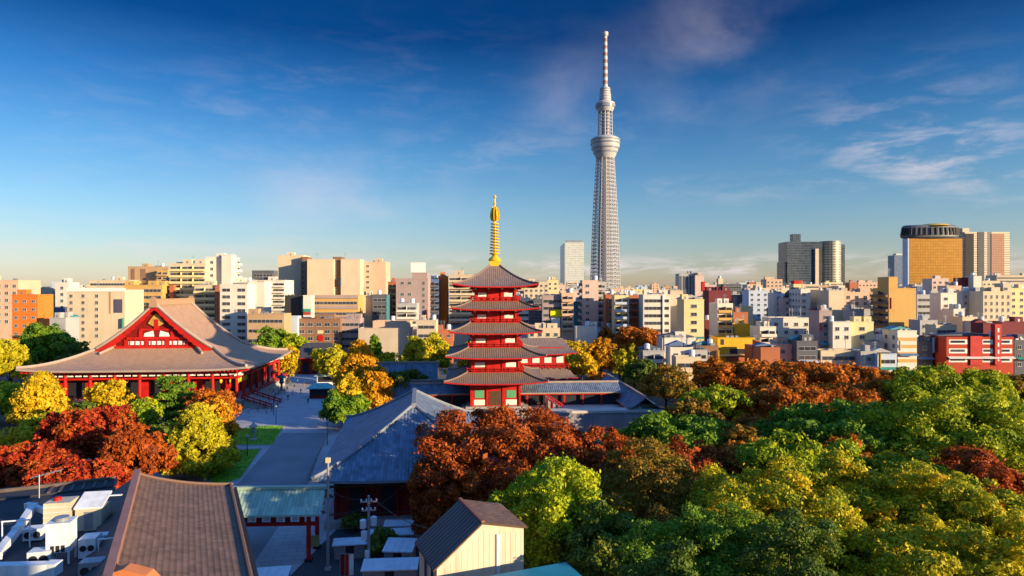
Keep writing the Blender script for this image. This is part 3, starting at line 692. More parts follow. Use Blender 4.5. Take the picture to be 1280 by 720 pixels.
# ------------------------------------------------------------------ brown tiled roof at the lower left, with its plant deck
def brown_house():
    ang = math.atan2(.449, .893)
    P0 = Vector((-36.0, 62.0, 0))
    root = empty('tiled_building', P0, ang, 'low building under a long brown tiled roof at the lower left corner', 'building')
    # local y runs along the ridge (0 = far end, negative towards the eye), local x to the right
    zr = 15.3; Lr = 40.0
    r = MB(); n = 10; prof = [(8.4*i/n, zr-.1-2.15*(i/n)**.85-.25*math.sin(math.pi*i/n)) for i in range(n+1)]
    ny = 20; vs, uv = [], []
    for k in range(ny+1):
        y = -Lr*k/ny
        for i, (x, z) in enumerate(prof): vs.append((x, y, z)); uv.append((x*1.05, y))
    w = n+1; fs = [(k*w+i, k*w+i+1, (k+1)*w+i+1, (k+1)*w+i) for k in range(ny) for i in range(n)]
    r.add(vs, fs, 0, [[uv[j] for j in f] for f in fs])
    lv = [(-.0, 0, zr-.1), (-2.3, 0, zr-1.6), (-2.3, -Lr, zr-1.6), (0, -Lr, zr-.1)]
    r.add(lv, [(0, 1, 2, 3)], 1, [[(0, 0), (0, 2.6), (-Lr, 2.6), (-Lr, 0)]])  # short left slope: its shade is put in as a darker tile
    r.add([(x, .02, z) for x, z in prof]+[(x, .02, z-.4) for x, z in prof], [(i, i+1, i+w+1, i+w) for i in range(n)], 2)
    x, z = prof[-1]; r.add([(x, 0, z), (x, -Lr, z), (x, -Lr, z-.35), (x, 0, z-.35)], [(0, 1, 2, 3)], 2)
    roof = r.build('roof', [M_BRTILE, M_DTILE, M_DARK], root, recalc=False)
    b = MB(); b.box(-.32, .22, -Lr, .1, zr-.3, zr+.42); b.build('ridge', mat('ridge_tile', (0.30, 0.15, 0.115, 1), .7, .15), roof)
    b = MB(); b.tube([(px_[0], -.1, px_[1]+.12) for px_ in prof], .16, 6)
    b.tube([(8.15, 0, prof[-1][1]+.14), (8.15, -Lr, prof[-1][1]+.14)], .15, 6); b.build('verge', M_BRTILE, roof)
    b = MB(); b.box(8.5, 8.75, -Lr, .1, prof[-1][1]-.5, prof[-1][1]-.25); b.build('gutter', M_DARK, roof)
    b = MB(); b.box(-2.1, 7.6, -Lr, -.5, 0, 12.6); b.build('wall', mat('brown_render', (0.16, 0.11, 0.08, 1), .85, .15), root)
    b = MB(); b.box(-30, -2.1, -Lr, 3.0, 0, 13.45, 0); b.box(-30, -2.4, 3.0, 5.6, 0, 13.6, 0); b.build('deck', mat('dark_deck', (0.04, 0.04, 0.045, 1), .8, .3, .4), root)
    b = MB(); 
    for k in range(7): b.box(-2.2-.9*k-.12, -2.2-.9*k+.12, 3.1, 5.4, 13.6, 13.7)
    b.box(-20, -2.4, 5.3, 5.6, 13.6, 13.9); b.build('deck_edge', mat('weathered_wood', (0.11, 0.085, 0.07, 1), .85, .3, 1.0), root)
    return root
brown_house()
o = MB(); o.prism([(-1.9, 0), (1.9, 0), (1.4, .55), (0, .95), (-1.4, .55)], -.5, .5)
tag(o.build('ridge_end_tile', mat('terracotta', (0.50, 0.17, 0.06, 1), .7, .15), None, loc=at(158, 727, 40), rz=R(4)), 'orange terracotta ridge end tile at the near foot of the brown roof', 'roof tile')

DZ = 13.46
def deck_at(px, Y): return Vector(((px-CX)/F*Y, Y, DZ))
def deck_things():
    M_BEIGE = mat('beige_panel', (0.55, 0.47, 0.33, 1), .6, .1, .8, streak=.25)
    # big louvred water cooler on legs
    r = empty('cooling_tower', deck_at(77, 46.3), R(14), 'tall pale cooling tower on legs in the rooftop plant area', 'cooling tower')
    r.scale = (.74, .74, .92)
    b = MB(); b.box(-1.0, 1.0, -.9, .9, .95, 3.1); b.box(-1.06, 1.06, -.96, .96, 3.1, 3.22); b.build('casing', M_PBLUE, r)
    for x in (-.9, .9):
        for y in (-.8, .8): b = MB(); b.box(x-.07, x+.07, y-.07, y+.07, 0, .95); b.build('leg', M_PBLUE, r)
    for x in (-.45, 0, .45): b = MB(); b.box(x-.16, x+.16, -.93, -.9, 1.0, 1.5); b.build('louvre', M_DARK, r)
    b = MB(); b.lathe([(.6, 3.22), (.65, 3.5), (.55, 3.5)], 16); b.build('fan_ring', M_METAL, r)
    r = empty('water_tank', deck_at(77, 52.5), R(12), 'cream square water tank with red cap behind the cooling tower', 'water tank')
    b = MB(); b.box(-.95, .95, -.85, .85, .5, 2.4); b.build('tank', M_BEIGE, r)
    b = MB(); b.box(-.8, .8, -.7, .7, 0, .5); b.build('stand', M_DARK, r); b = MB(); b.lathe([(.3, 2.4), (.28, 2.65), (.1, 2.7)], 12, (-.3, 0)); b.build('cap', M_RED, r)
    for i in range(4):
        b = MB(); b.box(-.97, .97, -.87, -.855, .85+.4*i, .89+.4*i); b.build('seam', M_PBLUE, r)
    r = empty('stair_head', deck_at(116, 53), R(10), 'cream rooftop stair hut with grey sloping lid beside the brown roof', 'roof hut')
    r.scale = (.78, .78, .95)
    b = MB(); b.box(-1.25, 1.25, -1.0, 1.2, 0, 1.9); b.build('wall', M_BEIGE, r)
    b = MB(); vs = [(-1.35, -1.1, 1.85), (1.35, -1.1, 1.85), (1.35, 1.3, 2.65), (-1.35, 1.3, 2.65)]; b.add(vs+[(x, y, z+.14) for x, y, z in vs], [(0, 1, 2, 3), (4, 5, 6, 7), (0, 1, 5, 4), (1, 2, 6, 5), (2, 3, 7, 6), (3, 0, 4, 7)]); b.box(1.3, 2.6, .4, .7, 2.5, 2.58); b.build('lid', M_PBLUE, r)
    b = MB(); b.box(-.4, .4, -1.03, -1.0, .1, 1.6); b.build('door', M_METAL, r)
    names = [(113, 47.2, 1.1, 1.3, 1.5, 'white condenser unit with two grilles beside the cooling tower', M_PBLUE), (116, 43.6, 1.4, 1.0, 1.25, 'grey condenser unit nearest the foot of the brown roof', M_METAL),
             (134, 49.0, .9, .8, 1.0, 'small condenser unit tucked under the dark roof edge', M_PBLUE), (44, 50.3, 1.3, 1.0, 1.0, 'low pale blue condenser unit behind the white ducts', M_PBLUE),
             (52, 45.6, 1.4, 1.0, 1.15, 'pale condenser unit left of the cooling tower legs', M_PBLUE)]
    for px, Y, w, d, h, lab, m_ in names:
        r = empty('condenser_unit', deck_at(px, Y), R(14), lab, 'condenser unit', 'condenser units on the plant deck')
        b = MB(); b.box(-w/2, w/2, -d/2, d/2, .12, h); b.build('casing', m_, r)
        b = MB(); b.box(-w/2+.1, w/2-.1, -d/2+.1, d/2-.1, 0, .12); b.build('plinth', M_DARK, r)
        for s in (-1, 1):
            b = MB(); b.tube([(s*w*.23, -d/2-.04, h*.55), (s*w*.23, -d/2+.01, h*.55)], min(w*.2, h*.32), 16); b.build('grille', M_DARK, r)
    def duct(pts, w, h, label, name='air_duct'):
        b = MB()
        for p, q in zip(pts[:-1], pts[1:]): b.beam(p, q, w, h)
        for p in pts: b.cbox(p, (w*1.15, w*1.15, h*1.15))
        return tag(b.build(name, M_PBLUE), label, 'duct', 'ducts on the plant deck')
    duct([at(-15, 712, 42)+Vector((0, 0, 0)), at(66, 710, 43)], .7, .7, 'wide pale blue duct running along the bottom left corner')
    duct([at(-6, 696, 46), at(22, 662, 49.5), at(41, 634, 53.5)], .5, .5, 'slanting white duct climbing away along the left edge')
    duct([at(36, 632, 53.6), at(62, 640, 53)], .4, .4, 'short white cross duct behind the cream water tank')
    # pipe frame
    r = empty('pipe_frame', deck_at(20, 48.6), R(14), 'thin white pipe handrail frame beside the slanting duct', 'handrail')
    for x in (-.9, .9): b = MB(); b.tube([(x, 0, 0), (x, 0, 2.1)], .05, 6); b.build('post', M_PBLUE, r)
    b = MB(); b.tube([(-.95, 0, 2.1), (.95, 0, 2.1)], .06, 6); b.build('rail', M_PBLUE, r)
    r = empty('pipe_frame', deck_at(139, 46.2), R(14), 'thin white pipe handrail frame beside the dark roof slope', 'handrail')
    for x in (-.8, .8): b = MB(); b.tube([(x, 0, 0), (x, 0, 1.7)], .05, 6); b.build('post', M_PBLUE, r)
    b = MB(); b.tube([(-.85, 0, 1.7), (.85, 0, 1.7)], .06, 6); b.build('rail', M_PBLUE, r)
    r = empty('tv_antenna', deck_at(49, 55.5), R(20), 'thin television aerial standing on the plant deck', 'antenna')
    b = MB(); b.tube([(0, 0, 0), (0, 0, 3.6)], .05, 6); b.build('mast', M_METAL, r)
    b = MB(); b.tube([(-.5, 0, 3.4), (1.5, .6, 3.7)], .04, 6)
    for k in range(6): x = -.4+.35*k; b.tube([(x-.1, .12*k-.45, 3.42+.05*k), (x+.1, .12*k+.4, 3.42+.05*k)], .03, 5)
    b.build('boom', M_METAL, r)
deck_things()

# ------------------------------------------------------------------ small gabled house at the bottom centre
def gable_house():
    # ridge near end N and far end Fp, eave feet left/right, roof pitched steeper on the left
    N_ = Vector((-2.3, 50.0, 15.0)); d = Vector((-.376, .926, 0)); pr = Vector((.926, .376, 0)); Lh = 5.6
    root = empty('gable_house', (N_.x, N_.y, 0), math.atan2(.376, .926), 'small cream gabled house with brown tiled roof, shaded slope coloured dark, below the yellow green tree', 'house')
    # local: x right, y away along the ridge
    b = MB(); poly = [(-3.6, 0), (3.55, 0), (3.55, 14.05), (0, 14.8), (-3.6, 12.05)]
    n = len(poly); vs = [(x, .15, z) for x, z in poly]+[(x, Lh, z) for x, z in poly]
    b.add(vs, [tuple(range(n)), tuple(range(2*n-1, n-1, -1))]+[(i, i+n, (i+1) % n+n, (i+1) % n) for i in range(n)])
    wl = b.build('wall', mat('cream_siding', (0.56, 0.49, 0.36, 1), .7, .1, .5, streak=.25), root)
    b = MB()
    for x in np.arange(-3.4, 3.5, .45): b.box(x-.03, x+.03, .132, .15, 6, 14.0-max(0, .76*(-x)) if x < 0 else 14.3-.2*x)
    b.build('batten', MATS['cream_siding'], wl)
    r = MB()
    def slab(x0, z0, x1, z1, m):
        vs = [(x0, -.15, z0), (x1, -.15, z1), (x1, Lh+.2, z1), (x0, Lh+.2, z0)]; L_ = math.hypot(x1-x0, z1-z0)
        r.add(vs, [(0, 1, 2, 3)], m, [[(0, 0), (0, L_), (Lh, L_), (Lh, 0)]])
        r.add([(x, y, z-.16) for x, y, z in vs]+vs, [(0, 1, 2, 3), (0, 1, 5, 4), (1, 2, 6, 5), (2, 3, 7, 6), (3, 0, 4, 7)], 2)
    slab(-3.95, 11.9, 0, 15.0, 0); slab(3.75, 14.15, 0, 15.0, 1)  # left slope tiled darker than the right, its shade put into the colour
    r.build('roof', [M_DTILE, M_BRTILE, M_BROWNW], root, recalc=False)
    b = MB(); b.box(-.14, .14, -.18, Lh+.2, 14.98, 15.12); b.build('ridge', mat('ridge_tile2', (0.25, 0.10, 0.07, 1), .7, .1), root)
    for y in (1.3, 3.3):
        b = MB(); b.box(-3.66, -3.6, y-.45, y+.45, 9.6, 11.4); w = b.build('window', M_FRAME, root)
        b = MB(); b.box(-3.68, -3.66, y-.36, y+.36, 9.7, 11.3); b.build('pane', M_GLASS, w)
    b = MB(); b.box(1.2, 1.5, .02, .12, 6, 13.8); b.build('downpipe', M_PBLUE, root)
    ar = empty('annex', (1.5, 45.5, 0), math.atan2(.376, .926), 'flat teal painted annex roof in front of the gabled house', 'annex')
    b = MB(); b.box(-4.2, 3.6, -3, 2.4, 0, 11.8); b.build('wall', M_WHITE, ar)
    b = MB(); b.box(-4.6, 4.0, -3.4, 2.8, 11.8, 12.02); b.build('roof', mat('teal_paint', (0.02, 0.21, 0.27, 1), .5, .12), ar)
gable_house()

# ------------------------------------------------------------------ yard between the gate and the gabled house
def yard():
    M_SHEET = mat('blue_white_sheet', (0.60, 0.64, 0.68, 1), .5, .1, .6, streak=.15)
    sheet('yard', [(-27, 60), (-2, 60), (-2, 90), (-24, 90)], 0.016, mat('yard_asphalt', (0.05, 0.05, 0.055, 1), .85, .25, .3))
    def shed(p, w, d, h, rz, lab, slope=.5):
        r = empty('flat_shed', (p.x, p.y, 0), rz, lab, 'shed', 'low sheds in the yard')
        b = MB(); b.box(-w/2+.2, w/2-.2, -d/2+.2, d/2-.2, 0, h); b.build('wall', M_METAL, r)
        b = MB(); vs = [(-w/2, -d/2, h), (w/2, -d/2, h), (w/2, d/2, h+slope), (-w/2, d/2, h+slope)]
        b.add(vs+[(x, y, z+.12) for x, y, z in vs], [(3, 2, 1, 0), (4, 5, 6, 7), (0, 1, 5, 4), (1, 2, 6, 5), (2, 3, 7, 6), (3, 0, 4, 7)])
        for k in range(int(w/.8)): x = -w/2+.4+k*.8; b.beam((x, -d/2, h+.14), (x, d/2, h+slope+.14), .06, .06)
        b.build('roof', M_SHEET, r)
        b = MB(); b.box(-.5, .5, -d/2+.16, -d/2+.2, 0, min(h-.1, 2)); b.build('door', M_DARK, r)
    shed(atz(488, 707, 2.2), 6.2, 2.4, 2.1, R(4), 'long low shed with white sheet roof nearest the gabled house', .35)
    shed(atz(500, 683, 2.2), 3.6, 3.2, 2.1, R(-3), 'square shed with white sheet roof in the middle of the yard', .4)
    shed(atz(490, 666, 2.0), 5.6, 1.6, 1.9, R(6), 'narrow shed with white sheet roof behind the dark shrub', .3)
    shed(atz(505, 655, 2.0), 5.2, 1.5, 1.9, R(3), 'narrow shed with white sheet roof along the slate hall wall', .3)
    shed(atz(438, 678, 1.8), 4.2, 1.6, 1.7, R(8), 'small blue grey shed beside the transformer pole', .3)
    # market canopy in the road
    r = empty('canopy', Vector((-25.6, 66.5, 0)), R(10), 'pale blue flat canopy on four posts standing in the road', 'canopy')
    b = MB(); b.box(-2.2, 2.2, -5, 3.6, 2.7, 2.86)
    for x in np.arange(-1.6, 2.0, .8): b.box(x-.03, x+.03, -5, 3.6, 2.86, 2.9)
    b.build('roof', M_SHEET, r)
    for x in (-2.0, 2.0):
        for y in (-4.8, 3.4): b = MB(); b.tube([(x, y, 0), (x, y, 2.7)], .06, 6); b.build('leg', M_METAL, r)
    # lamp pole and utility pole
    p = atz(410, 712); r = empty('flood_lamp_pole', p, 0, 'tall slim grey pole with small lamp head beside the slate hall', 'lamp post')
    b = MB(); b.tube([(0, 0, 0), (0, 0, 12.6)], [.2, .13], 10); b.build('pole', M_METAL, r)
    b = MB(); b.box(-.25, .25, -.18, .18, 12.6, 13.2); b.build('lamp_head', mat('cream_lamp', (.6, .52, .3, 1), .5, .1), r)
    b = MB(); b.box(-.32, .32, -.32, .32, 0, .3); b.build('base', M_STONE, r)
    p = atz(461, 722); r = empty('utility_pole', p, R(8), 'grey utility pole with pale transformers and insulators in the yard', 'utility pole')
    b = MB(); b.tube([(0, 0, 0), (0, 0, 9.4)], [.2, .14], 10); b.build('pole', M_METAL, r)
    for z, w in ((8.7, 1.9), (7.7, 1.6)):
        b = MB(); b.box(-w/2, w/2, -.08, .08, z-.07, z+.07); a = b.build('cross_arm', M_METAL, r)
        for x in np.linspace(-w/2+.1, w/2-.1, 4): b = MB(); b.lathe([(.05, z+.07), (.11, z+.12), (.06, z+.2), (.1, z+.28), (.03, z+.34)], 8, (x, 0)); b.build('insulator', M_WHITE, a)
    for x, z in ((-.62, 6.2), (.55, 6.5), (-.5, 4.9)):
        b = MB(); b.lathe([(.1, z-.5), (.36, z-.45), (.38, z+.45), (.2, z+.55)], 12, (x, -.1)); b.build('transformer', M_PBLUE, r)
    for z in (2.8, 1.6): b = MB(); b.box(-.42, .1, -.36, -.1, z-.4, z+.4); b.build('meter_box', M_PBLUE, r)
    # banners
    for px, col, lab in ((431, M_RED, 'narrow red upright banner on a thin pole in the yard'), (436, M_WHITE, 'narrow white upright banner on a thin pole beside the red one'), (425, M_DRED, 'dark red upright banner nearest the tall lamp pole')):
        p = atz(px, 728); r = empty('banner', p, R(10), lab, 'banner', 'upright banners in the yard')
        b = MB(); b.tube([(0, 0, 0), (0, 0, 3.3)], .035, 6); b.tube([(0, 0, 3.2), (.55, 0, 3.2)], .025, 5); b.build('pole', M_METAL, r)
        b = MB(); n = 8; vs = [(x, .04*math.sin(i*.9), 3.15-2.4*i/n) for i in range(n+1) for x in (.04, .52)]
        vs2 = [(x, y+.012, z) for x, y, z in vs]; m_ = len(vs)
        b.add(vs+vs2, [(2*i, 2*i+1, 2*i+3, 2*i+2) for i in range(n)]+[(m_+2*i, m_+2*i+2, m_+2*i+3, m_+2*i+1) for i in range(n)]); b.build('cloth', col, r, recalc=False)
    p = atz(391, 690); r = empty('notice_board', p, R(8), 'olive green notice board beside the red gate post', 'sign')
    for x in (-.6, .6): b = MB(); b.tube([(x, 0, 0), (x, 0, 2.2)], .05, 6); b.build('post', M_BROWNW, r)
    b = MB(); b.box(-.8, .8, -.06, .06, .7, 2.1); b.build('board', mat('olive_board', (.30, .27, .10, 1), .7, .1), r)
yard()
def cable(a, b, sag, lab):
    m_ = MB(); a, b = Vector(a), Vector(b); m_.tube([a+(b-a)*t+Vector((0, 0, -sag*4*t*(1-t))) for t in [i/14 for i in range(15)]], .035, 5)
    tag(m_.build('overhead_cable', M_DARK), lab, 'cable', 'cables over the yard')
pu = atz(461, 722); pf = atz(410, 712)
cable(pu+Vector((-.8, 0, 9.0)), pf+Vector((.15, 0, 9.6)), .5, 'sagging cable from the utility pole cross arm to the tall lamp pole')
cable(pu+Vector((.8, 0, 8.9)), (-5.6, 52.6, 13.3), .7, 'sagging cable from the utility pole to the gabled house eave')
cable(pu+Vector((-.6, 0, 7.9)), (-24.2, 78.2, 6.3), .5, 'sagging cable from the utility pole to the green gate roof')
cable(pu+Vector((.5, 0, 8.0)), (-14.0, 92.2, 6.6), .5, 'sagging cable from the utility pole to the slate hall eave')
def bronze_lantern():
    p = atz(352, 492); r = empty('bronze_lantern', p, 0, 'tall dark teal bronze lantern on a stone plinth by the hall corner', 'lantern'); m_ = mat('old_bronze', (.05, .13, .13, 1), .55, .25, 1.5, metal=.4)
    b = MB(); b.lathe([(1.5, 0), (1.5, .5), (1.1, .5), (1.1, 1.0)], 8); b.build('plinth', M_STONE, r)
    b = MB(); b.lathe([(.8, 1.0), (.35, 1.5), (.35, 3.0), (.9, 3.6), (.9, 3.8)], 8); b.build('shaft', m_, r)
    b = MB(); b.lathe([(.65, 3.8), (.65, 5.0)], 8); b.build('fire_box', m_, r)
    b = MB(); b.lathe([(1.5, 5.0), (1.3, 5.3), (.4, 6.0), (.15, 6.7)], 8); b.build('cap', m_, r)
bronze_lantern()

# ------------------------------------------------------------------ roadside fence, lamps, lanterns, booths, small red hall
def fence(a, b, n, h, label, m, name='fence'):
    a, b = Vector((a[0], a[1], 0)), Vector((b[0], b[1], 0)); d = b-a
    r = empty(name, a, math.atan2(d.y, d.x), label, 'fence'); L_ = d.length
    for k in range(n+1): q = MB(); x = L_*k/n; q.box(x-.07, x+.07, -.07, .07, 0, h); q.build('post', m, r)
    for z in (h*.55, h*.95): q = MB(); q.box(.07, L_-.07, -.035, .035, z-.05, z+.05); q.build('rail', m, r)
fence(g(411, 541), g(384, 603), 22, 1.2, 'pale stone fence along the right side of the road', M_KERB)
def lamp(p, h, lab):
    r = empty('street_lamp', p, 0, lab, 'street lamp', 'lamps along the plaza')
    b = MB(); b.tube([(0, 0, 0), (0, 0, h)], [.09, .06], 8); b.build('pole', M_DARK, r)
    b = MB(); b.lathe([(.15, h), (.28, h+.15), (.3, h+.5), (.36, h+.55), (.05, h+.8)], 10); b.build('lamp_shade', M_METAL, r)
lamp(atz(309, 571), 3.6, 'dark street lamp standing in the nearer grass bed')
lamp(atz(342, 519), 5.0, 'pale street lamp at the end of the hall stairs')
lamp(atz(345, 531), 4.0, 'street lamp on the edge of the farther grass bed')
lamp(atz(409, 556), 4.4, 'street lamp beside the green bush and road fence')
def lantern(p, s, lab):
    r = empty('stone_lantern', p, 0, lab, 'stone lantern')
    b = MB(); b.lathe([(.5*s, 0), (.5*s, .3*s), (.2*s, .45*s), (.2*s, 1.3*s), (.45*s, 1.5*s), (.45*s, 1.65*s)], 6); b.build('shaft', M_STONE, r)
    b = MB(); b.lathe([(.32*s, 1.65*s), (.32*s, 2.2*s)], 6); b.build('fire_box', M_STONE, r)
    b = MB(); b.lathe([(.75*s, 2.2*s), (.7*s, 2.3*s), (.25*s, 2.65*s), (.1*s, 2.9*s)], 6); b.build('cap', M_STONE, r)
lantern(atz(317, 551), 1.4, 'large stone lantern standing in the farther grass bed')
lantern(atz(196, 541), 1.3, 'stone lantern among the trees below the main hall')
def booth(p, w, d, h, lab, mr, mw, rz=TH):
    r = empty('booth', p, rz, lab, 'stall', 'stalls on the plaza')
    b = MB(); b.box(-w/2+.4, w/2-.4, -d/2+.4, d/2-.4, 0, h); b.build('wall', mw, r)
    q = MB(); ring_roof(q, w/2+.4, d/2+.4, w/2-1.2, .1, h, h+1.3, 1.2, .1, 4, 4, .2, (w/2-.4, d/2-.4), (0, 0, 0), h); q.build('roof', [mr], r, recalc=False)
    b = MB(); b.box(-w/2+.7, w/2-.7, -d/2+.35, -d/2+.42, 1.0, h-.4); b.build('counter', M_DARK, r)
M_TEAL = tile_mat('teal_roof', (.16, .44, .42, 1), .5, .5, .2)
booth(atz(401, 497), 6.8, 4.5, 3.2, 'plaza stall with dark teal roof and dark red walls', M_TEAL, M_DRED)
booth(atz(411, 480)+Vector((0, 0, 0)), 8, 5, 3.2, 'farther plaza stall with pale green roof behind the teal stall', M_COPPER, M_WHITE)
booth(atz(346, 473), 5, 4, 3.0, 'small stall under blue grey roof beyond the hall corner', M_BTILE, M_WHITE)
def small_hall():
    r = empty('small_hall', at(398, 455, 255)*1.0, TH, 'small red hall with grey tiled roof at the far end of the plaza', 'hall'); r.location.z = 0
    b = MB(); b.box(-7, 7, -4, 4, 0, 7); b.build('wall', M_RED, r)
    q = MB(); ring_roof(q, 10, 7, 5, .2, 6.6, 12.0, 1.3, .4, 6, 8, .3, (7, 4), (0, 1, 1), 6.6); q.build('roof', [M_DTILE, M_RED], r, smooth=True, recalc=False)
    for x in (-4, 0, 4): b = MB(); b.box(x-1.1, x+1.1, -4.1, -4, .3, 4.5); b.build('door', M_DARK, r)
small_hall()
# ------------------------------------------------------------------ trees
def c3(r, g, b): return (r, g, b, 1)
PAL = {
 'redbrown': leaf_mat('leaf_redbrown', [c3(.14, .045, .014), c3(.26, .055, .012), c3(.42, .085, .012), c3(.54, .13, .014), c3(.16, .11, .016)]),
 'red': leaf_mat('leaf_red', [c3(.14, .05, .014), c3(.34, .026, .012), c3(.46, .045, .014), c3(.50, .13, .016), c3(.24, .06, .012)]),
 'orange': leaf_mat('leaf_orange', [c3(.10, .09, .014), c3(.34, .10, .012), c3(.58, .15, .012), c3(.62, .23, .014), c3(.16, .13, .018)]),
 'gold': leaf_mat('leaf_gold', [c3(.34, .26, .014), c3(.52, .22, .010), c3(.66, .32, .012), c3(.70, .40, .014), c3(.50, .15, .010)]),
 'yellow': leaf_mat('leaf_yellow', [c3(.34, .34, .014), c3(.52, .38, .014), c3(.70, .46, .014), c3(.74, .50, .02), c3(.56, .30, .012)]),
 'yellowgreen': leaf_mat('leaf_yellowgreen', [c3(.22, .24, .012), c3(.44, .40, .014), c3(.62, .50, .016), c3(.30, .32, .016)]),
 'lime': leaf_mat('leaf_lime', [c3(0.085, 0.171, 0.012), c3(0.207, 0.305, 0.012), c3(0.439, 0.488, 0.014), c3(0.634, 0.586, 0.018)]),
 'green': leaf_mat('leaf_green', [c3(0.061, 0.146, 0.016), c3(0.122, 0.232, 0.018), c3(0.207, 0.329, 0.020), c3(0.317, 0.390, 0.022)]),
 'dark': leaf_mat('leaf_dark', [c3(.045, .095, .018), c3(.085, .15, .02), c3(.16, .20, .02), c3(.22, .22, .02)]),
 'camphor': leaf_mat('leaf_camphor', [c3(0.085, 0.171, 0.012), c3(0.232, 0.305, 0.012), c3(0.464, 0.488, 0.014), c3(0.634, 0.586, 0.018)]),
 'olive': leaf_mat('leaf_olive', [c3(0.098, 0.159, 0.014), c3(0.220, 0.281, 0.014), c3(0.464, 0.439, 0.014), c3(0.732, 0.561, 0.016), c3(0.750, 0.293, 0.014)]),
 'brown': leaf_mat('leaf_brown', [c3(0.085, 0.122, 0.016), c3(0.195, 0.159, 0.016), c3(0.390, 0.159, 0.014), c3(0.146, 0.171, 0.018), c3(0.439, 0.244, 0.016)]),
}
def crown_mesh(seed, rx, ry, rz, leaf, nl, shape='round', clump=1.0, pal='green'):
    """leaf clumps spread through a lumpy volume; origin at the crown's middle."""
    g_ = np.random.default_rng(seed)
    size = (rx*ry*rz)**(1/3); rc = clump*np.clip(size*0.24, .7, 2.6)
    ncl = int(np.clip(2.6*(size/rc)**2*3.4, 20, 440))
    d = g_.normal(size=(ncl*2, 3)); d /= np.linalg.norm(d, axis=1)[:, None]
    d = d[d[:, 2] > -0.75][:ncl]; ncl = len(d)
    lump = 1+.16*np.sin(d[:, 0]*4+seed)+.13*np.sin(d[:, 1]*5+2*seed)+.12*np.sin(d[:, 2]*6+seed*3)
    if shape == 'umbrella': lump = 1+(lump-1)*.45
    rad = g_.uniform(.25, 1.12, ncl)**.42*lump
    c = d*rad[:, None]
    if shape == 'cone':
        zz = g_.uniform(-1, 1, ncl); k = np.clip((1-zz)/2, 0, 1)**.72*(.25+.75*g_.uniform(0, 1, ncl)**.4)*1.05; a = g_.uniform(0, 2*math.pi, ncl)
        k *= np.clip((zz+1.25)/.5, .5, 1)
        c = np.stack([k*np.cos(a), k*np.sin(a), zz], 1)
    elif shape == 'umbrella':
        q_ = np.clip(1-np.clip(d[:, 2], 0, 1)**2, .12, 1)**-.2; c[:, 0] *= q_; c[:, 1] *= q_
        c[:, 2] = np.where(c[:, 2] < 0, c[:, 2]*.75, c[:, 2])
    elif shape == 'pine':
        ly = g_.integers(0, 6, ncl); zz = -0.8+ly*.36; k = (1.05-.13*ly)*np.sqrt(g_.uniform(0.05, 1, ncl)); a = g_.uniform(0, 2*math.pi, ncl)
        c = np.stack([k*np.cos(a)+.15*np.sin(ly*2.1), k*np.sin(a), zz+g_.normal(0, .03, ncl)], 1)
    elif shape == 'oval':
        c[:, :2] *= (1.0-.25*c[:, 2:3]**2)
    c = c*np.array([rx-rc*.5, ry-rc*.5, rz-rc*.4])
    rcs = rc*g_.uniform(.45, 1.3, ncl)
    per = np.maximum((nl*rcs**2/np.sum(rcs**2)).astype(int), 6)
    idx = np.repeat(np.arange(ncl), per); n = len(idx)
    u = g_.normal(size=(n, 3)); u /= np.linalg.norm(u, axis=1)[:, None]
    out = c/np.array([rx, ry, rz]); out /= (np.linalg.norm(out, axis=1)[:, None]+1e-6)
    u = u+.55*out[idx]+np.array([0, 0, .35]); u /= np.linalg.norm(u, axis=1)[:, None]
    flat = .45 if shape == 'pine' else .82
    p = c[idx]+u*(rcs[idx]*np.where(g_.random(n) < .06, g_.uniform(1.0, 1.45, n), g_.uniform(.35, 1.0, n)**.5))[:, None]*np.array([1, 1, flat])
    nrm = u*.75+g_.normal(size=(n, 3))*.55; nrm /= np.linalg.norm(nrm, axis=1)[:, None]
    t = np.cross(nrm, g_.normal(size=(n, 3))); t /= (np.linalg.norm(t, axis=1)[:, None]+1e-6); b = np.cross(nrm, t)
    s = leaf*g_.uniform(.85, 1.15)*np.exp(g_.normal(0, .32, n))[:, None]
    V = np.stack([p-t*s*.62, p-b*s*.36+nrm*s*.10, p+t*s*.62, p+b*s*.36+nrm*s*.10], 1).reshape(-1, 3)
    me = bpy.data.meshes.new('crown'); me.vertices.add(4*n); me.vertices.foreach_set('co', V.ravel().astype(np.float32))
    me.loops.add(4*n); me.loops.foreach_set('vertex_index', np.arange(4*n, dtype=np.int32))
    me.polygons.add(n); me.polygons.foreach_set('loop_start', np.arange(0, 4*n, 4, dtype=np.int32)); me.polygons.foreach_set('loop_total', np.full(n, 4, dtype=np.int32))
    me.materials.append(PAL[pal]); me.update(calc_edges=True); return me, c
NAMES = {'round': 'broadleaf_tree', 'umbrella': 'spreading_tree', 'cone': 'ginkgo_tree', 'pine': 'pine_tree', 'oval': 'tall_tree'}
tree_seed = [11]
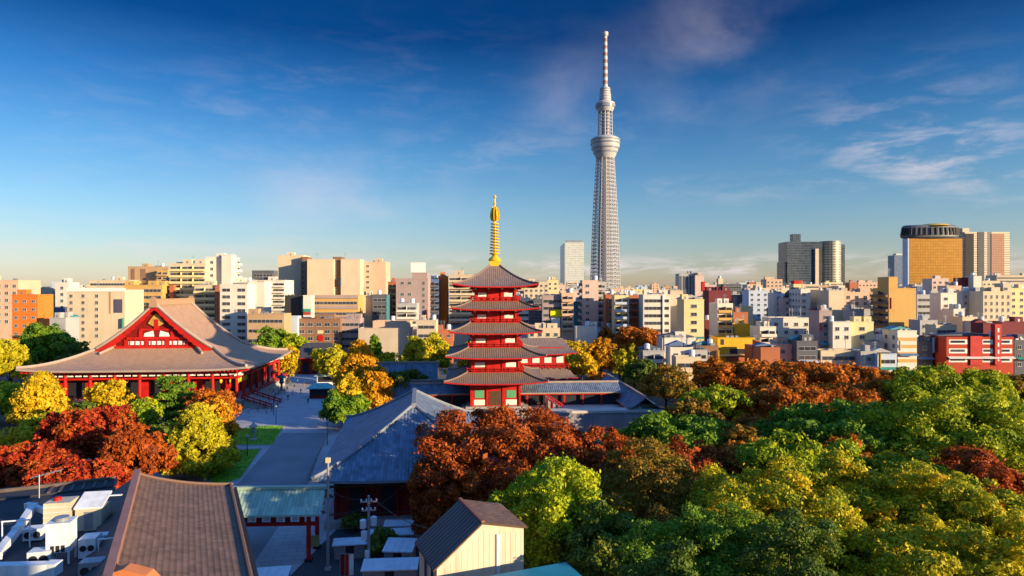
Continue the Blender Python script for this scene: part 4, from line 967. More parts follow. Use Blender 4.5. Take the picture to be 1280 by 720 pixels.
def tree(px, yt, hw, Y, pal, label, shape='round', low=None, group=None, clump=1.0, depth=1.0, dens=1.0, name=None, yb=None):
    tree_seed[0] += 1; sd_ = tree_seed[0]; rng = random.Random(sd_)
    x = (px-CX)/F*Y; zt = H-(yt-HY)/F*Y; r = hw/F*Y
    if yb: zb = max(0.6, H-(yb-HY)/F*(Y-r*.8*depth))
    else: zb = max(.8, zt*(low if low is not None else (.2 if shape in ('cone', 'oval') else .28)))
    rz = (zt-zb)/2; leaf = float(np.clip(3.1/F*Y, .20, .62))
    area = math.pi*r*rz; nl = int(np.clip(dens*15*area/(leaf*leaf*.45), 800, 60000))
    me, cl = crown_mesh(sd_, r, r*depth, rz, leaf, nl, shape, clump, pal)
    root = empty(name or NAMES[shape], (x, Y, 0), 0, label, 'tree', group)
    link('crown', me, root, (0, 0, (zt+zb)/2))
    zc = (zt+zb)/2; tb = MB(); r0 = max(.16, zt*.024)
    top = zb+(zt-zb)*(.75 if shape in ('cone', 'pine') else .45)
    tb.tube([(0, 0, -.1), (rng.uniform(-.2, .2), rng.uniform(-.2, .2), zb*.6), (rng.uniform(-.4, .4), rng.uniform(-.4, .4), (zb+top)/2), (0, 0, top)], [r0*1.3, r0, r0*.75, r0*.35], 8)
    for k in range(7):
        q = cl[rng.randrange(len(cl))]; z0 = zb*.6+(top-zb*.6)*rng.uniform(.1, .8)
        e = Vector((q[0]*.8, q[1]*.8, max(zc+q[2]*.8, z0+.3))); m_ = Vector((e.x*.45, e.y*.45, z0+(e.z-z0)*.6))
        tb.tube([(0, 0, z0), m_, e], [r0*.5, r0*.32, r0*.1], 6)
    tb.build('trunk', M_BARK, root, smooth=True)
    return root
G1 = 'trees in the park below the camera'; G2 = 'trees round the temple plaza'; G3 = 'trees behind the pagoda'
T = tree
# the wooded park on the right
T(624, 519, 108, 91, 'redbrown', 'broad red brown tree between the slate hall and the pagoda court', 'umbrella', .22, G1, .7, 1.15, 1.4, yb=672)
T(738, 546, 64, 85, 'redbrown', 'red brown tree sloping down right of the broad red brown one', 'umbrella', .2, G1, .75, .9, 1.2)
T(692, 582, 84, 64, 'lime', 'bright yellow green tree right behind the small gabled house', 'round', .15, G1, .7, 1, 1.2)
T(822, 566, 92, 72, 'brown', 'dark brown and green tree right of the yellow green tree', 'round', .2, G1, .8)
T(768, 645, 76, 57, 'dark', 'dark green tree at the bottom edge below the yellow green tree', 'round', .2, G1, .8)
T(880, 634, 96, 54, 'green', 'dark green tree at the bottom edge, left of the olive trees', 'round', .2, G1, .8)
T(962, 588, 88, 62, 'olive', 'olive yellow tree left of the one with orange tips', 'round', .2, G1, .7, 1, 1.2)
T(1046, 585, 78, 66, 'olive', 'olive yellow tree with scattered orange tips below the dark camphor', 'round', .2, G1, .7, 1, 1.2)
T(1148, 592, 72, 64, 'olive', 'olive yellow tree below the middle of the bright camphor', 'round', .2, G1, .7, 1, 1.2)
T(1236, 570, 70, 76, 'redbrown', 'reddish brown tree at the right edge under the bright camphor', 'round', .2, G1, .8)
T(1246, 616, 84, 58, 'olive', 'large olive tree at the right edge below the reddish brown tree', 'round', .2, G1, .7, 1, 1.2)
T(1068, 650, 84, 53, 'olive', 'olive tree at the bottom edge between the dark green and yellow green trees', 'round', .2, G1, .7)
T(1168, 662, 84, 50, 'yellowgreen', 'yellow green tree along the bottom edge of the park', 'round', .2, G1, .7)
T(832, 690, 62, 46, 'dark', 'low dark green tree at the bottom edge right of the gabled house', 'round', .2, G1, .8)
T(985, 668, 74, 49, 'dark', 'dark green tree at the bottom edge between two olive trees', 'round', .2, G1, .8)
T(1270, 672, 64, 48, 'olive', 'low olive tree in the bottom right corner', 'round', .2, G1, .7)
T(868, 560, 56, 88, 'redbrown', 'brown red tree just above the dark brown and green one', 'round', .3, G1, .8)
T(850, 522, 66, 108, 'green', 'rounded green tree in front of the cloister corner', 'umbrella', .3, G1, .8)
T(798, 538, 40, 118, 'lime', 'light green tree touching the right end of the cloister wall', 'round', .3, G1, .8)
T(1068, 508, 102, 104, 'green', 'wide dark green camphor tree left of the bright camphor', 'umbrella', .25, G1, .75, .9, 1.2)
T(1188, 498, 112, 98, 'camphor', 'huge bright yellow green camphor tree with billowing crown', 'umbrella', .25, G1, .8, .8, 1.3)
T(1186, 460, 74, 138, 'camphor', 'yellow green camphor crown rising behind the huge bright one', 'umbrella', .3, G1, .8, .8)
T(1275, 500, 60, 112, 'camphor', 'yellow green tree cut by the right edge beside the camphor', 'round', .3, G1, .8)
T(1256, 468, 44, 160, 'brown', 'dull brown green tree at the right edge below the red building', 'round', .3, G1)
T(948, 520, 36, 118, 'orange', 'small orange tree between the green tree and the dark camphor', 'round', .3, G1)
T(894, 486, 40, 138, 'lime', 'pointed yellowish green tree behind the rounded green tree', 'oval', .3, G1)
T(832, 464, 40, 168, 'brown', 'dark tree with an orange tip beside the cloister slate roof', 'round', .3, G1)
T(910, 452, 46, 178, 'orange', 'orange tree in the far row below the yellow building, left of three', 'umbrella', .3, G1)
T(972, 454, 52, 176, 'orange', 'orange tree in the far row, between its two orange neighbours', 'umbrella', .3, G1)
T(1036, 456, 50, 172, 'orange', 'orange tree in the far row below the grey roofed sheds', 'umbrella', .3, G1)
T(1098, 463, 44, 168, 'orange', 'orange brown tree at the right end of the far row', 'umbrella', .3, G1)
T(985, 486, 58, 136, 'orange', 'orange brown tree in front of the far orange row', 'umbrella', .3, G1)
T(1052, 482, 52, 142, 'orange', 'orange tree above the dark camphor crown', 'umbrella', .3, G1)
T(1108, 478, 42, 146, 'orange', 'olive orange tree between the far row and the camphors', 'round', .3, G1)
T(928, 492, 34, 140, 'orange', 'orange tree right of the pointed green tree', 'round', .3, G1)
T(868, 505, 36, 128, 'brown', 'dark rusty green tree between the pointed tree and the rounded green tree', 'round', .3, G1)
T(1000, 545, 62, 84, 'lime', 'mid green tree below the left end of the dark camphor', 'round', .2, G1, .8)
T(930, 556, 48, 92, 'orange', 'rust orange tree left of the mid green one', 'round', .2, G1, .8)
T(1120, 566, 60, 80, 'olive', 'olive tree under the front of the bright camphor', 'round', .2, G1, .8)
T(1050, 556, 44, 90, 'orange', 'small orange tree in the hollow below the dark camphor', 'round', .2, G1, .8)
T(925, 530, 40, 104, 'brown', 'rusty green tree behind the rust orange one', 'round', .2, G1, .8)
T(775, 560, 34, 100, 'green', 'green tree at the foot of the cloister wall', 'round', .2, G1, .8)
T(1150, 514, 50, 118, 'brown', 'rusty green tree showing between the two camphor crowns', 'round', .2, G1, .8)
T(1235, 520, 50, 120, 'camphor', 'yellow green tree behind the right shoulder of the huge camphor', 'round', .2, G1, .8)
T(562, 568, 44, 82, 'redbrown', 'dark red brown tree squeezed between the slate hall front and the gabled house', 'round', .12, G1, .8, 1.1, 1.3)
# middle of the plaza
T(449, 430, 40, 166, 'gold', 'tall golden ginkgo tree standing over the plaza stalls', 'cone', .16, G2, .8, 1, 1.5)
T(468, 462, 28, 160, 'gold', 'golden ginkgo tucked right of the tall golden one', 'oval', .16, G2)
T(440, 470, 26, 158, 'yellow', 'bright yellow ginkgo in front of the tall golden one', 'oval', .16, G2)
T(430, 494, 26, 152, 'green', 'green bush beside the road in front of the golden ginkgo', 'round', .1, G2, 1, 1, 1.4, 'round_bush')
T(486, 438, 19, 182, 'yellowgreen', 'yellow green ginkgo right of the golden one', 'oval', .16, G2)
T(506, 461, 24, 166, 'dark', 'dark evergreen tree behind the slate hall apex', 'round', .16, G2)
T(468, 421, 14, 236, 'green', 'slim green conifer in front of the windowless beige block', 'cone', .12, G2)
T(518, 424, 15, 232, 'yellowgreen', 'slim yellow green tree in front of the banded beige block', 'oval', .15, G2)
T(545, 418, 24, 222, 'olive', 'olive orange tree left of the pagoda', 'round', .15, G2)
T(336, 412, 24, 262, 'green', 'green tree behind the far corner of the main hall', 'round', .15, G2)
T(366, 414, 18, 262, 'lime', 'light green tree beside the dark brown shop', 'round', .15, G2)
T(360, 434, 13, 226, 'yellow', 'small bright yellow tree at the main hall roof corner', 'round', .15, G2)
T(414, 432, 20, 226, 'yellowgreen', 'yellow green tree beside the small red hall', 'round', .15, G2)
T(590, 432, 16, 226, 'yellow', 'yellow tree peeping out behind the pagoda', 'round', .2, G2)
T(444, 648, 16, 88, 'dark', 'dark leafy shrub in front of the slate hall wall', 'round', .1, None, 1, 1, 1.2, 'leafy_shrub')
T(478, 668, 20, 80, 'dark', 'dark leafy shrub between the white sheet roofs in the yard', 'round', .1, None, 1, 1, 1.2, 'leafy_shrub')
# right of the pagoda
T(714, 424, 22, 252, 'yellow', 'yellow tree just right of the gate hall', 'round', .2, G3)
T(752, 424, 19, 230, 'gold', 'golden ginkgo between the gate hall and the big orange tree', 'oval', .14, G3)
T(775, 436, 10, 226, 'yellowgreen', 'slim yellow green ginkgo, left of a like pair', 'oval', .14, G3)
T(789, 436, 9, 226, 'yellowgreen', 'slim yellow green ginkgo, right of a like pair', 'oval', .14, G3)
T(796, 409, 30, 262, 'orange', 'large round orange tree in front of the white banded block', 'umbrella', .3, G3)
T(758, 409, 11, 286, 'orange', 'small orange tree peeping over the golden ginkgo', 'round', .3, G3)
T(748, 467, 15, 190, 'orange', 'low round orange bush on the cloister roof line', 'round', .2, G3, 1, 1, 1.2, 'round_bush')
T(706, 446, 22, 236, 'olive', 'olive tree half hidden by the gate hall roof', 'round', .2, G3)
T(800, 452, 20, 206, 'dark', 'dark tree beside the far end of the slate cloister roof', 'round', .2, G3)
T(728, 444, 18, 224, 'yellow', 'yellow green tree right against the gate hall eaves', 'round', .2, G3)
# left group
T(50, 468, 40, 152, 'yellow', 'tall yellow ginkgo in front of the left hall eaves', 'cone', .14, G2, .8, 1, 1.4)
T(60, 514, 32, 132, 'yellowgreen', 'yellow green tree below the tall yellow ginkgo', 'round', .12, G2)
T(14, 538, 24, 124, 'yellow', 'low yellow tree at the left edge beside the red maples', 'round', .12, G2)
T(137, 474, 24, 154, 'yellow', 'rounded yellow tree in front of the hall columns', 'round', .14, G2)
T(217, 472, 33, 152, 'green', 'layered green pine in front of the main hall', 'pine', .1, G2, .8, 1, 1.3)
T(172, 502, 25, 142, 'lime', 'light green tree between the yellow tree and the pine', 'round', .12, G2)
T(116, 514, 64, 116, 'red', 'large crimson maple left of the brown roof', 'umbrella', .12, G2, .65, .8, 1.3)
T(34, 556, 62, 104, 'red', 'crimson maple at the left edge', 'umbrella', .1, G2, .65, .8, 1.3)
T(170, 540, 38, 104, 'redbrown', 'orange brown maple between the crimson maple and the brown roof', 'round', .12, G2, .7)
T(90, 575, 62, 92, 'red', 'low orange red maple along the dark deck roof', 'umbrella', .12, G2, .65, .8, 1.2)
T(264, 488, 30, 148, 'orange', 'orange tree behind the yellow green ginkgo by the brown roof', 'oval', .12, G2)
T(247, 508, 55, 114, 'yellowgreen', 'bright yellow green ginkgo just beyond the brown roof', 'cone', .04, G2, .6, 1, 1.5)
T(262, 508, 34, 130, 'gold', 'golden ginkgo between the orange tree and the yellow green one', 'oval', .1, G2)
T(14, 424, 24, 206, 'yellowgreen', 'yellow green tree at the left edge beyond the hall', 'round', .15, G2)
T(62, 408, 30, 240, 'green', 'dark green tree between the orange block and the hall roof', 'round', .2, G2)
T(10, 478, 28, 158, 'lime', 'olive green tree at the left edge beside the hall corner', 'round', .15, G2)
T(102, 504, 22, 138, 'dark', 'dark green tree behind the large crimson maple', 'round', .12, G2)
T(198, 530, 20, 128, 'dark', 'dark shrub beside the stone lantern', 'round', .08, G2, 1, 1, 1, 'leafy_shrub')
T(95, 432, 20, 226, 'dark', 'very dark tree against the left side of the hall roof', 'round', .2, G2)
# ------------------------------------------------------------------ city
WCOL = {
 'cream': (0.60, 0.49, 0.33), 'white': (0.66, 0.60, 0.50), 'beige': (0.52, 0.42, 0.30), 'peach': (0.60, 0.40, 0.27), 'tan': (0.44, 0.29, 0.16),
 'ochre': (0.55, 0.33, 0.10), 'orange': (0.62, 0.17, 0.025), 'brick': (0.40, 0.13, 0.06), 'brown': (0.24, 0.13, 0.075), 'grey': (0.38, 0.37, 0.36),
 'darkgrey': (0.10, 0.105, 0.12), 'black': (0.035, 0.034, 0.036), 'mauve': (0.36, 0.27, 0.25), 'paleyellow': (0.68, 0.56, 0.28), 'maroon': (0.17, 0.03, 0.035),
 'blue': (0.10, 0.16, 0.30), 'green': (0.04, 0.26, 0.18), 'yellow': (0.72, 0.40, 0.02), 'red': (0.40, 0.045, 0.02), 'paleblue': (0.45, 0.52, 0.60), 'teal': (0.08, 0.30, 0.32), 'pinkish': (0.58, 0.43, 0.36)}
def wm(c): return mat('wall_'+c, WCOL[c]+(1,), .8, .10, .12, streak=.10)
M_PANE2 = glass_mat('pane_shop', (0.06, 0.065, 0.075, 1), .15)
WIN = {}
def win_mesh(w, h):
    k = (round(w, 1), round(h, 1))
    if k not in WIN:
        b = MB(); w, h = k; t = .09
        for x0, x1, z0, z1 in ((-w/2, w/2, -h/2, -h/2+t), (-w/2, w/2, h/2-t, h/2), (-w/2, -w/2+t, -h/2+t, h/2-t), (w/2-t, w/2, -h/2+t, h/2-t), (-.04, .04, -h/2+t, h/2-t)):
            b.box(x0, x1, -.11, 0, z0, z1, 0)
        b.add([(-w/2+t, -.02, -h/2+t), (w/2-t, -.02, -h/2+t), (w/2-t, -.02, h/2-t), (-w/2+t, -.02, h/2-t)], [(0, 1, 2, 3)], 1)
        b.box(-w/2-.1, w/2+.1, -.22, -.111, -h/2-.12, -h/2, 0)
        WIN[k] = b.mesh('window', [M_FRAME, M_GLASS])
    return WIN[k]
BAND = {}
def band_mesh(w, h, mull):
    k = (round(w, 1), round(h, 1), mull)
    if k not in BAND:
        b = MB(); w, h = k[:2]
        b.add([(-w/2, -.03, -h/2), (w/2, -.03, -h/2), (w/2, -.03, h/2), (-w/2, -.03, h/2)], [(0, 1, 2, 3)], 1)
        for z in (-h/2, h/2-.1): b.box(-w/2, w/2, -.13, 0, z, z+.1, 0)
        n = max(1, int(w/mull))
        for i in range(n+1): x = -w/2+(w-.08)*i/n; b.box(x, x+.08, -.10, 0, -h/2+.1, h/2-.1, 0)
        BAND[k] = b.mesh('window_band', [M_FRAME, M_GLASS])
    return BAND[k]
BALC = {}
def balc_mesh(w, col):
    k = (round(w, 1), col)
    if k not in BALC:
        b = MB(); w = k[0]
        b.box(-w/2, w/2, -1.35, -.001, -.16, 0); b.box(-w/2, w/2, -1.35, -1.22, 0, 1.0)
        n = max(2, int(w/5.5))
        for i in range(n+1): x = -w/2+(w-.15)*i/n; b.box(x, x+.15, -1.22, -.001, 0, 2.55 if 0 < i < n else 1.0)
        BALC[k] = b.mesh('balcony', [wm(col)])
    return BALC[k]
DRM = glass_mat('patio_glass', (0.07, 0.07, 0.07, 1), .2)
BTOT = [0]
REG = []
def face(root, w, h, zmin, style, col, fl, mat_, rz, off, rng, spacing, wsz, trim):
    """windows, bands or balconies on one wall plane; local plane x along the wall, -y outwards."""
    Mx = Matrix.Rotation(rz, 4, 'Z'); Mx.translation = Vector(off)
    def put(name, me, x, z):
        o = link(name, me, root); o.matrix_local = Mx @ Matrix.Translation((x, 0, z)); BTOT[0] += 1; return o
    nf = int((h-1.0)/fl)
    for i in range(nf):
        z = h-1.2-fl*(i+.5)
        if z < zmin: break
        if style == 'win':
            n = max(1, int((w-.8)/spacing))
            for k in range(n): put('window', win_mesh(*wsz), -w/2+w*(k+.5)/n, z)
        elif style == 'pair':
            for k in range(2): put('window_band', band_mesh(w*.30, 1.5, 1.6), -w/4+w/2*k+(.04*w if k else -.02*w), z)
        elif style == 'band': put('window_band', band_mesh(w-1.2, 1.5, 1.8), 0, z)
        elif style == 'balc':
            put('window_band', band_mesh(w-.8, 2.1, 2.7), 0, z); put('balcony', balc_mesh(w-.3, trim), 0, z-1.15)
        elif style == 'core':                                   # one narrow column of windows
            put('window', win_mesh(1.8, 1.4), -w*.18, z)
def bld(x0, x1, yt, yb, Y, col, style, label, side='none', name='city_block', d=None, rot=0, fl=3.3, spacing=3.2, wsz=(1.6, 1.5), trim=None, roof=True, tops=4, cat='building', group='buildings of the city', skip_top=0):
    w = (x1-x0)/F*Y; x = ((x0+x1)/2-CX)/F*Y; h = H-(yt-HY)/F*Y; d = d or min(max(w*.9, 8), 15)
    rng = random.Random(int(x0*7+yt*13+Y)); root = empty(name, (x, Y, 0), R(rot), label, cat, group)
    REG.append((label, (x0+x1)/2, Y))
    b = MB(); m_ = wm(col)
    pw = .3 if w > 4 else .15; ph = .9
    b.box(-w/2, w/2, 0, d, 0, h-ph, 0, 1)
    for a in ((-w/2, w/2, 0, pw), (-w/2, w/2, d-pw, d), (-w/2, -w/2+pw, pw, d-pw), (w/2-pw, w/2, pw, d-pw)): b.box(*a, h-ph+.004, h, 0)
    b.box(-w/2-.1, w/2+.1, -.1, -.001, h-.35, h-.05, 0)
    wall = b.build('wall', [m_, M_ROOFG], root)
    zmin = H-(yb-HY)/F*Y
    trim = trim or col
    face(root, w, h-skip_top, zmin, style, col, fl, m_, 0, (0, 0, 0), rng, spacing, wsz, trim)
    if side != 'none':
        if x > 0: face(root, d, h, zmin, side, col, fl, m_, R(-90), (-w/2, d/2, 0), rng, spacing, wsz, trim)
        else: face(root, d, h, zmin, side, col, fl, m_, R(90), (w/2, d/2, 0), rng, spacing, wsz, trim)
    if roof:
        for k in range(tops):
            kind = rng.choice(['stair_head', 'water_tank', 'rooftop_unit', 'rooftop_unit', 'antenna', 'stair_head'])
            px_, py_ = rng.uniform(-w/2+1.2, w/2-1.2) if w > 4 else 0, rng.uniform(1.4, min(d-1.2, 5))
            zb = h-ph+.01; q = MB()
            if kind == 'stair_head':
                a = min(w*.16, 2.2); q.box(px_-a, px_+a, py_-1.1, py_+2, zb, zb+2.9, 0, 1); q.box(px_-.45, px_+.45, py_-1.14, py_-1.105, zb+.1, zb+2.0, 2); q.build('stair_head', [m_, M_ROOFG, M_METAL], root)
            elif kind == 'water_tank':
                q.lathe([(.95, zb+.9), (1.0, zb+1.0), (1.0, zb+2.8), (.5, zb+3.1)], 12, (px_, py_)); q.box(px_-.8, px_+.8, py_-.8, py_+.8, zb, zb+.9); q.build('water_tank', M_PBLUE, root)
            elif kind == 'rooftop_unit':
                a = rng.uniform(.6, 1.3)
                for j in range(rng.randint(1, 3)):
                    if abs(px_+j*1.9) < w/2-1: q = MB(); q.box(px_+j*1.9-a*.7, px_+j*1.9+a*.7, py_-.6, py_+.6, zb, zb+1.0+a*.5); q.build('rooftop_unit', M_METAL, root)
            else:
                q.tube([(px_, py_, zb), (px_, py_, zb+5)], .1, 5); q.beam((px_-.9, py_, zb+4.4), (px_+.9, py_, zb+4.4), .08, .08); q.beam((px_-.6, py_, zb+3.7), (px_+.6, py_, zb+3.7), .08, .08); q.build('antenna', M_METAL, root)
    if Y < 480 and w > 5 and rng.random() < .35:              # blank shop sign standing out from a front corner
        sx_ = rng.choice((-1, 1))*(w/2-.3); zz = h*rng.uniform(.45, .75); c_ = rng.choice(['red', 'blue', 'yellow', 'green', 'white', 'teal'])
        q = MB(); q.box(sx_-.12, sx_+.12, -1.5, -.25, zz, zz+rng.uniform(2.5, 6)); q.build('sign_board', wm(c_), root)
    if Y < 266 and w > 4 and roof:                            # low shops and houses: sheet roof and street awning
        c_ = rng.choice(['darkgrey', 'teal', 'paleblue', 'brown', 'grey', 'maroon', 'darkgrey', 'blue'])
        if rng.random() < .7:
            q = MB(); z0_ = h+.02; q.prism([(-w/2-.4, z0_), (w/2+.4, z0_), (w/2+.4, z0_+.25), (0, z0_+rng.uniform(.9, 2.0)), (-w/2-.4, z0_+.25)], 4.2, d+.3); q.build('roof_sheet', wm(c_), root)
        c_ = rng.choice(['teal', 'white', 'red', 'green', 'blue', 'ochre', 'paleblue'])
        q = MB(); z0_ = max(h*.45, 3.0); vs = [(-w/2+.2, -.3, z0_+.7), (w/2-.2, -.3, z0_+.7), (w/2-.2, -1.7, z0_), (-w/2+.2, -1.7, z0_)]
        q.add(vs+[(x_, y_, z_+.1) for x_, y_, z_ in vs], [(0, 1, 2, 3), (7, 6, 5, 4), (0, 4, 5, 1), (1, 5, 6, 2), (2, 6, 7, 3), (3, 7, 4, 0)]); q.build('awning', wm(c_), root)
    root['dims'] = (w, d, h)
    return root
def add(root, name, m, x0, x1, y0, y1, z0, z1):
    b = MB(); b.box(x0, x1, y0, y1, z0, z1); return b.build(name, m, root)
def px_local(root, x0, x1, ya, yb):
    """a pixel rectangle of the photograph turned into local wall metres of a building."""
    Y = root.location.y; cx = root.location.x
    return ((x0-CX)/F*Y-cx, (x1-CX)/F*Y-cx, H-(yb-HY)/F*Y, H-(ya-HY)/F*Y)
def panel(root, name, m, x0, x1, ya, yb, out=.15, back=-.02):
    a, b_, c, d = px_local(root, x0, x1, ya, yb); return add(root, name, m, a, b_, -out, back, c, d)
def billboard(x0, x1, ya, yb, Y, m, label, zfoot=None):
    w = (x1-x0)/F*Y; x = ((x0+x1)/2-CX)/F*Y; z0 = H-(yb-HY)/F*Y; z1 = H-(ya-HY)/F*Y
    r = empty('billboard', (x, Y, z0 if zfoot is None else zfoot), 0, label, 'billboard'); o = z0-r.location.z
    add(r, 'board', m, -w/2, w/2, -.25, 0, o, o+z1-z0); add(r, 'frame', M_METAL, -w/2, w/2, 0.002, .3, o+.2, o+z1-z0+.15)
    for s in (-1, 1): add(r, 'strut', M_METAL, s*w*.35-.1, s*w*.35+.1, .3, .5, min(0, o)-.6, o+z1-z0-.3)
    return r

def city():
    B = bld
    # ---- left of the pagoda
    B(-34, 22, 350, 410, 300, 'peach', 'win', 'salmon brick block cut by the left edge', rot=2)
    r = B(15, 47, 368, 424, 262, 'orange', 'win', 'vivid orange block with small windows at the left', spacing=3.0, wsz=(1.5, 1.1), d=9)
    B(20, 66, 360, 392, 345, 'cream', 'none', 'plain cream block behind the vivid orange one', 'balc', d=12, trim='grey')
    r = B(69, 86, 353, 392, 330, 'white', 'win', 'narrow white block left of the long cream hotel', spacing=3.5)
    B(48, 68, 386, 410, 300, 'blue', 'band', 'low blue grey block in the gap right of the orange block')
    B(62, 82, 397, 412, 255, 'grey', 'core', 'small grey house with one dark window above the green tree', d=8)
    r = B(84, 156, 362, 424, 292, 'cream', 'none', 'long cream hotel with white cornice and three columns of windows', tops=1)
    w, d, h = r['dims']
    for cx_ in (89, 104, 121):
        for i in range(7):
            a, b_, c, e = px_local(r, cx_-2, cx_+2, 370+8.3*i-2, 370+8.3*i+2); o = link('window', win_mesh(1.5, 1.5), r, ((a+b_)/2, 0, (c+e)/2)); BTOT[0] += 1
    panel(r, 'cornice', M_WHITE, 83.5, 157, 360, 364.5, .35); panel(r, 'tall_window', glass_mat('blue_glass', (.03, .05, .09, 1)), 142, 153, 374, 391, .1)
    panel(r, 'pier', wm('tan'), 137, 139, 364, 392, .18)
    B(112, 162, 350, 362, 420, 'cream', 'band', 'cream banded block behind the long hotel')
    r = B(160, 211, 333, 356, 430, 'tan', 'none', 'tan tower with brown vertical bands left of the pale flats')
    panel(r, 'vertical_band', wm('brown'), 164, 168.5, 336, 362, .2); panel(r, 'vertical_band', wm('brown'), 176, 182, 336, 362, .2)
    B(196, 210, 337, 352, 424, 'ochre', 'balc', 'ochre flats with balconies stuck to the tan tower', trim='tan', d=5)
    B(155, 203, 356, 392, 316, 'ochre', 'band', 'ochre block behind the hall ridge', spacing=3)
    r = B(202, 214, 350, 392, 330, 'darkgrey', 'none', 'narrow dark glazed stair tower beside the pale flats', d=8)
    r['label'] = 'narrow dark glazed stair tower beside the pale flats'
    B(212, 257, 329, 400, 322, 'cream', 'balc', 'pale flats with ten tiers of balconies above the hall roof', trim='paleyellow', fl=3.1)
    r = B(257, 288, 321, 380, 326, 'white', 'win', 'tall white tower with small windows above the hall roof', 'balc', spacing=5, tops=1)
    B(277, 289, 318, 340, 324, 'white', 'none', 'white lift tower rising from the tall white tower', d=6, tops=0)
    B(212, 217, 356, 400, 319, 'brick', 'none', 'thin brick pier on the left of the pale flats', d=2.5, roof=False)
    B(243, 270, 356, 410, 308, 'cream', 'balc', 'lower pale flats in front of the tall white tower', trim='paleyellow', fl=3.1)
    B(269, 274.5, 356, 415, 307, 'brick', 'none', 'thin brick pier between the lower flats and white slab', d=2.5, roof=False)
    B(275, 309, 355, 424, 288, 'white', 'pair', 'white slab of flats with paired dark balcony openings', fl=3.05, d=10)
    B(292, 331, 352, 420, 330, 'white', 'core', 'plain white block right of the white slab', d=9)
    r = B(310, 356, 350, 400, 365, 'white', 'balc', 'white flats with a dark glass rooftop box', trim='white')
    r = B(315, 342, 338, 350, 372, 'darkgrey', 'band', 'dark glass box on top of the white flats', tops=0, d=7)
    # department-store group
    r = B(347, 379, 319, 375, 400, 'cream', 'none', 'tall plain cream tower at the left of the store group', tops=1)
    r = B(376, 385, 321, 375, 396, 'brown', 'core', 'dark brown recessed strip between two cream store towers', d=8, tops=0)
    r = B(384, 417, 324, 362, 388, 'cream', 'none', 'broad plain cream store tower between the brown strips', tops=1)
    r = B(416, 427, 321, 375, 391, 'brown', 'core', 'second brown recessed strip on the right of the store', d=8, tops=0)
    B(426, 450, 324, 362, 389, 'cream', 'none', 'narrow plain cream store tower right of the second strip', tops=1)
    B(449, 482, 327, 370, 398, 'peach', 'core', 'peach store wing with one small high window')
    r = B(389, 448, 369, 420, 312, 'ochre', 'band', 'ochre store base with horizontal window bands', fl=5.2, tops=0); 
    for i in range(4): panel(r, 'floor_band', wm('mauve'), 389, 448, 369+i*13, 373+i*13, .5)
    r = B(356, 380, 369, 394, 306, 'black', 'none', 'black walled block beside a white panel', tops=1)
    r = B(379, 389, 369, 394, 302, 'white', 'none', 'white panel block with green and red stripes at its foot', d=5, tops=0)
    panel(r, 'stripe', wm('green'), 379.5, 388.5, 386, 390, .15); panel(r, 'stripe', wm('red'), 379.5, 388.5, 390, 393.5, .15)
    r = B(309, 355, 392, 430, 278, 'tan', 'band', 'brown orange low block behind the green tree', d=9, fl=4.2)
    B(358, 372, 395, 416, 290, 'paleblue', 'none', 'small pale block left of the dark brown shop', d=5, tops=0)
    r = B(372, 425, 398, 448, 292, 'brown', 'win', 'low dark brown shop building with a red round sign', d=9, spacing=3.4, wsz=(2.4, 1.6), fl=3.2, tops=4)
    a, b_, c, e = px_local(r, 397, 405, 419, 426); q = MB(); q.tube([((a+b_)/2, -.35, (c+e)/2), ((a+b_)/2, -.02, (c+e)/2)], (b_-a)/2, 20); q.build('round_sign', M_RED, r)
    panel(r, 'lit_sign', wm('paleyellow'), 397, 404, 413, 417, .3)
    B(424, 450, 398, 446, 296, 'mauve', 'band', 'mauve banded low block beneath the ochre store base', d=8)
    r = B(449, 466, 369, 424, 322, 'cream', 'none', 'slim cream block left of the dark glass front'); 
    r = B(465, 484, 368, 400, 320, 'darkgrey', 'band', 'dark glass office front beside the slim cream block', d=12, tops=1)
    panel(r, 'glass_edge', wm('teal'), 483, 486, 369, 400, .2)
    B(448, 512, 410, 440, 285, 'beige', 'none', 'wide windowless beige block behind the slim conifer', d=10, tops=1)
    B(466, 512, 401, 412, 292, 'peach', 'none', 'upper windowless beige storey behind the wide block', d=8, tops=1)
    B(485, 496, 352, 400, 352, 'brick', 'balc', 'orange brick flats with yellow balconies left of the sign tower', trim='ochre')
    r = B(495, 535, 348, 402, 325, 'mauve', 'none', 'brown beige tower carrying a white rooftop sign', tops=0)
    for cx_ in (503, 512):
        for i in range(3): a, b_, c, e = px_local(r, cx_-2, cx_+2, 352+14*i, 356+14*i); link('window', win_mesh(1.6, 1.5), r, ((a+b_)/2, 0, (c+e)/2))
    for i in range(7): a, b_, c, e = px_local(r, 528, 531, 352+7.5*i, 356+7.5*i); link('window', win_mesh(1.2, 1.8), r, ((a+b_)/2, 0, (c+e)/2))
    B(515, 534, 341, 352, 328, 'mauve', 'none', 'lift house under the white rooftop sign', d=7, tops=0)
    billboard(513.5, 532, 328, 340.5, 328, M_WHITE, 'blank white rooftop sign above the brown beige tower')
    r = B(496, 521, 379, 405, 300, 'grey', 'balc', 'small glazed white grey flats in front of the sign tower', trim='white', d=8)
    B(521, 545, 400, 432, 280, 'beige', 'band', 'beige low block with brown floor bands left of the pagoda', fl=3.8)
    r = B(537, 549, 349, 405, 335, 'blue', 'balc', 'narrow dark blue flats seen from their balcony side', trim='darkgrey')
    B(548, 559, 345, 400, 340, 'orange', 'none', 'narrow orange block beside the dark blue flats', d=6)
    B(561, 606, 343, 410, 332, 'beige', 'balc', 'cream balcony flats half hidden by the pagoda', trim='cream')
    B(546, 566, 412, 424, 290, 'brick', 'win', 'small brick house left of the pagoda roofs', d=7)
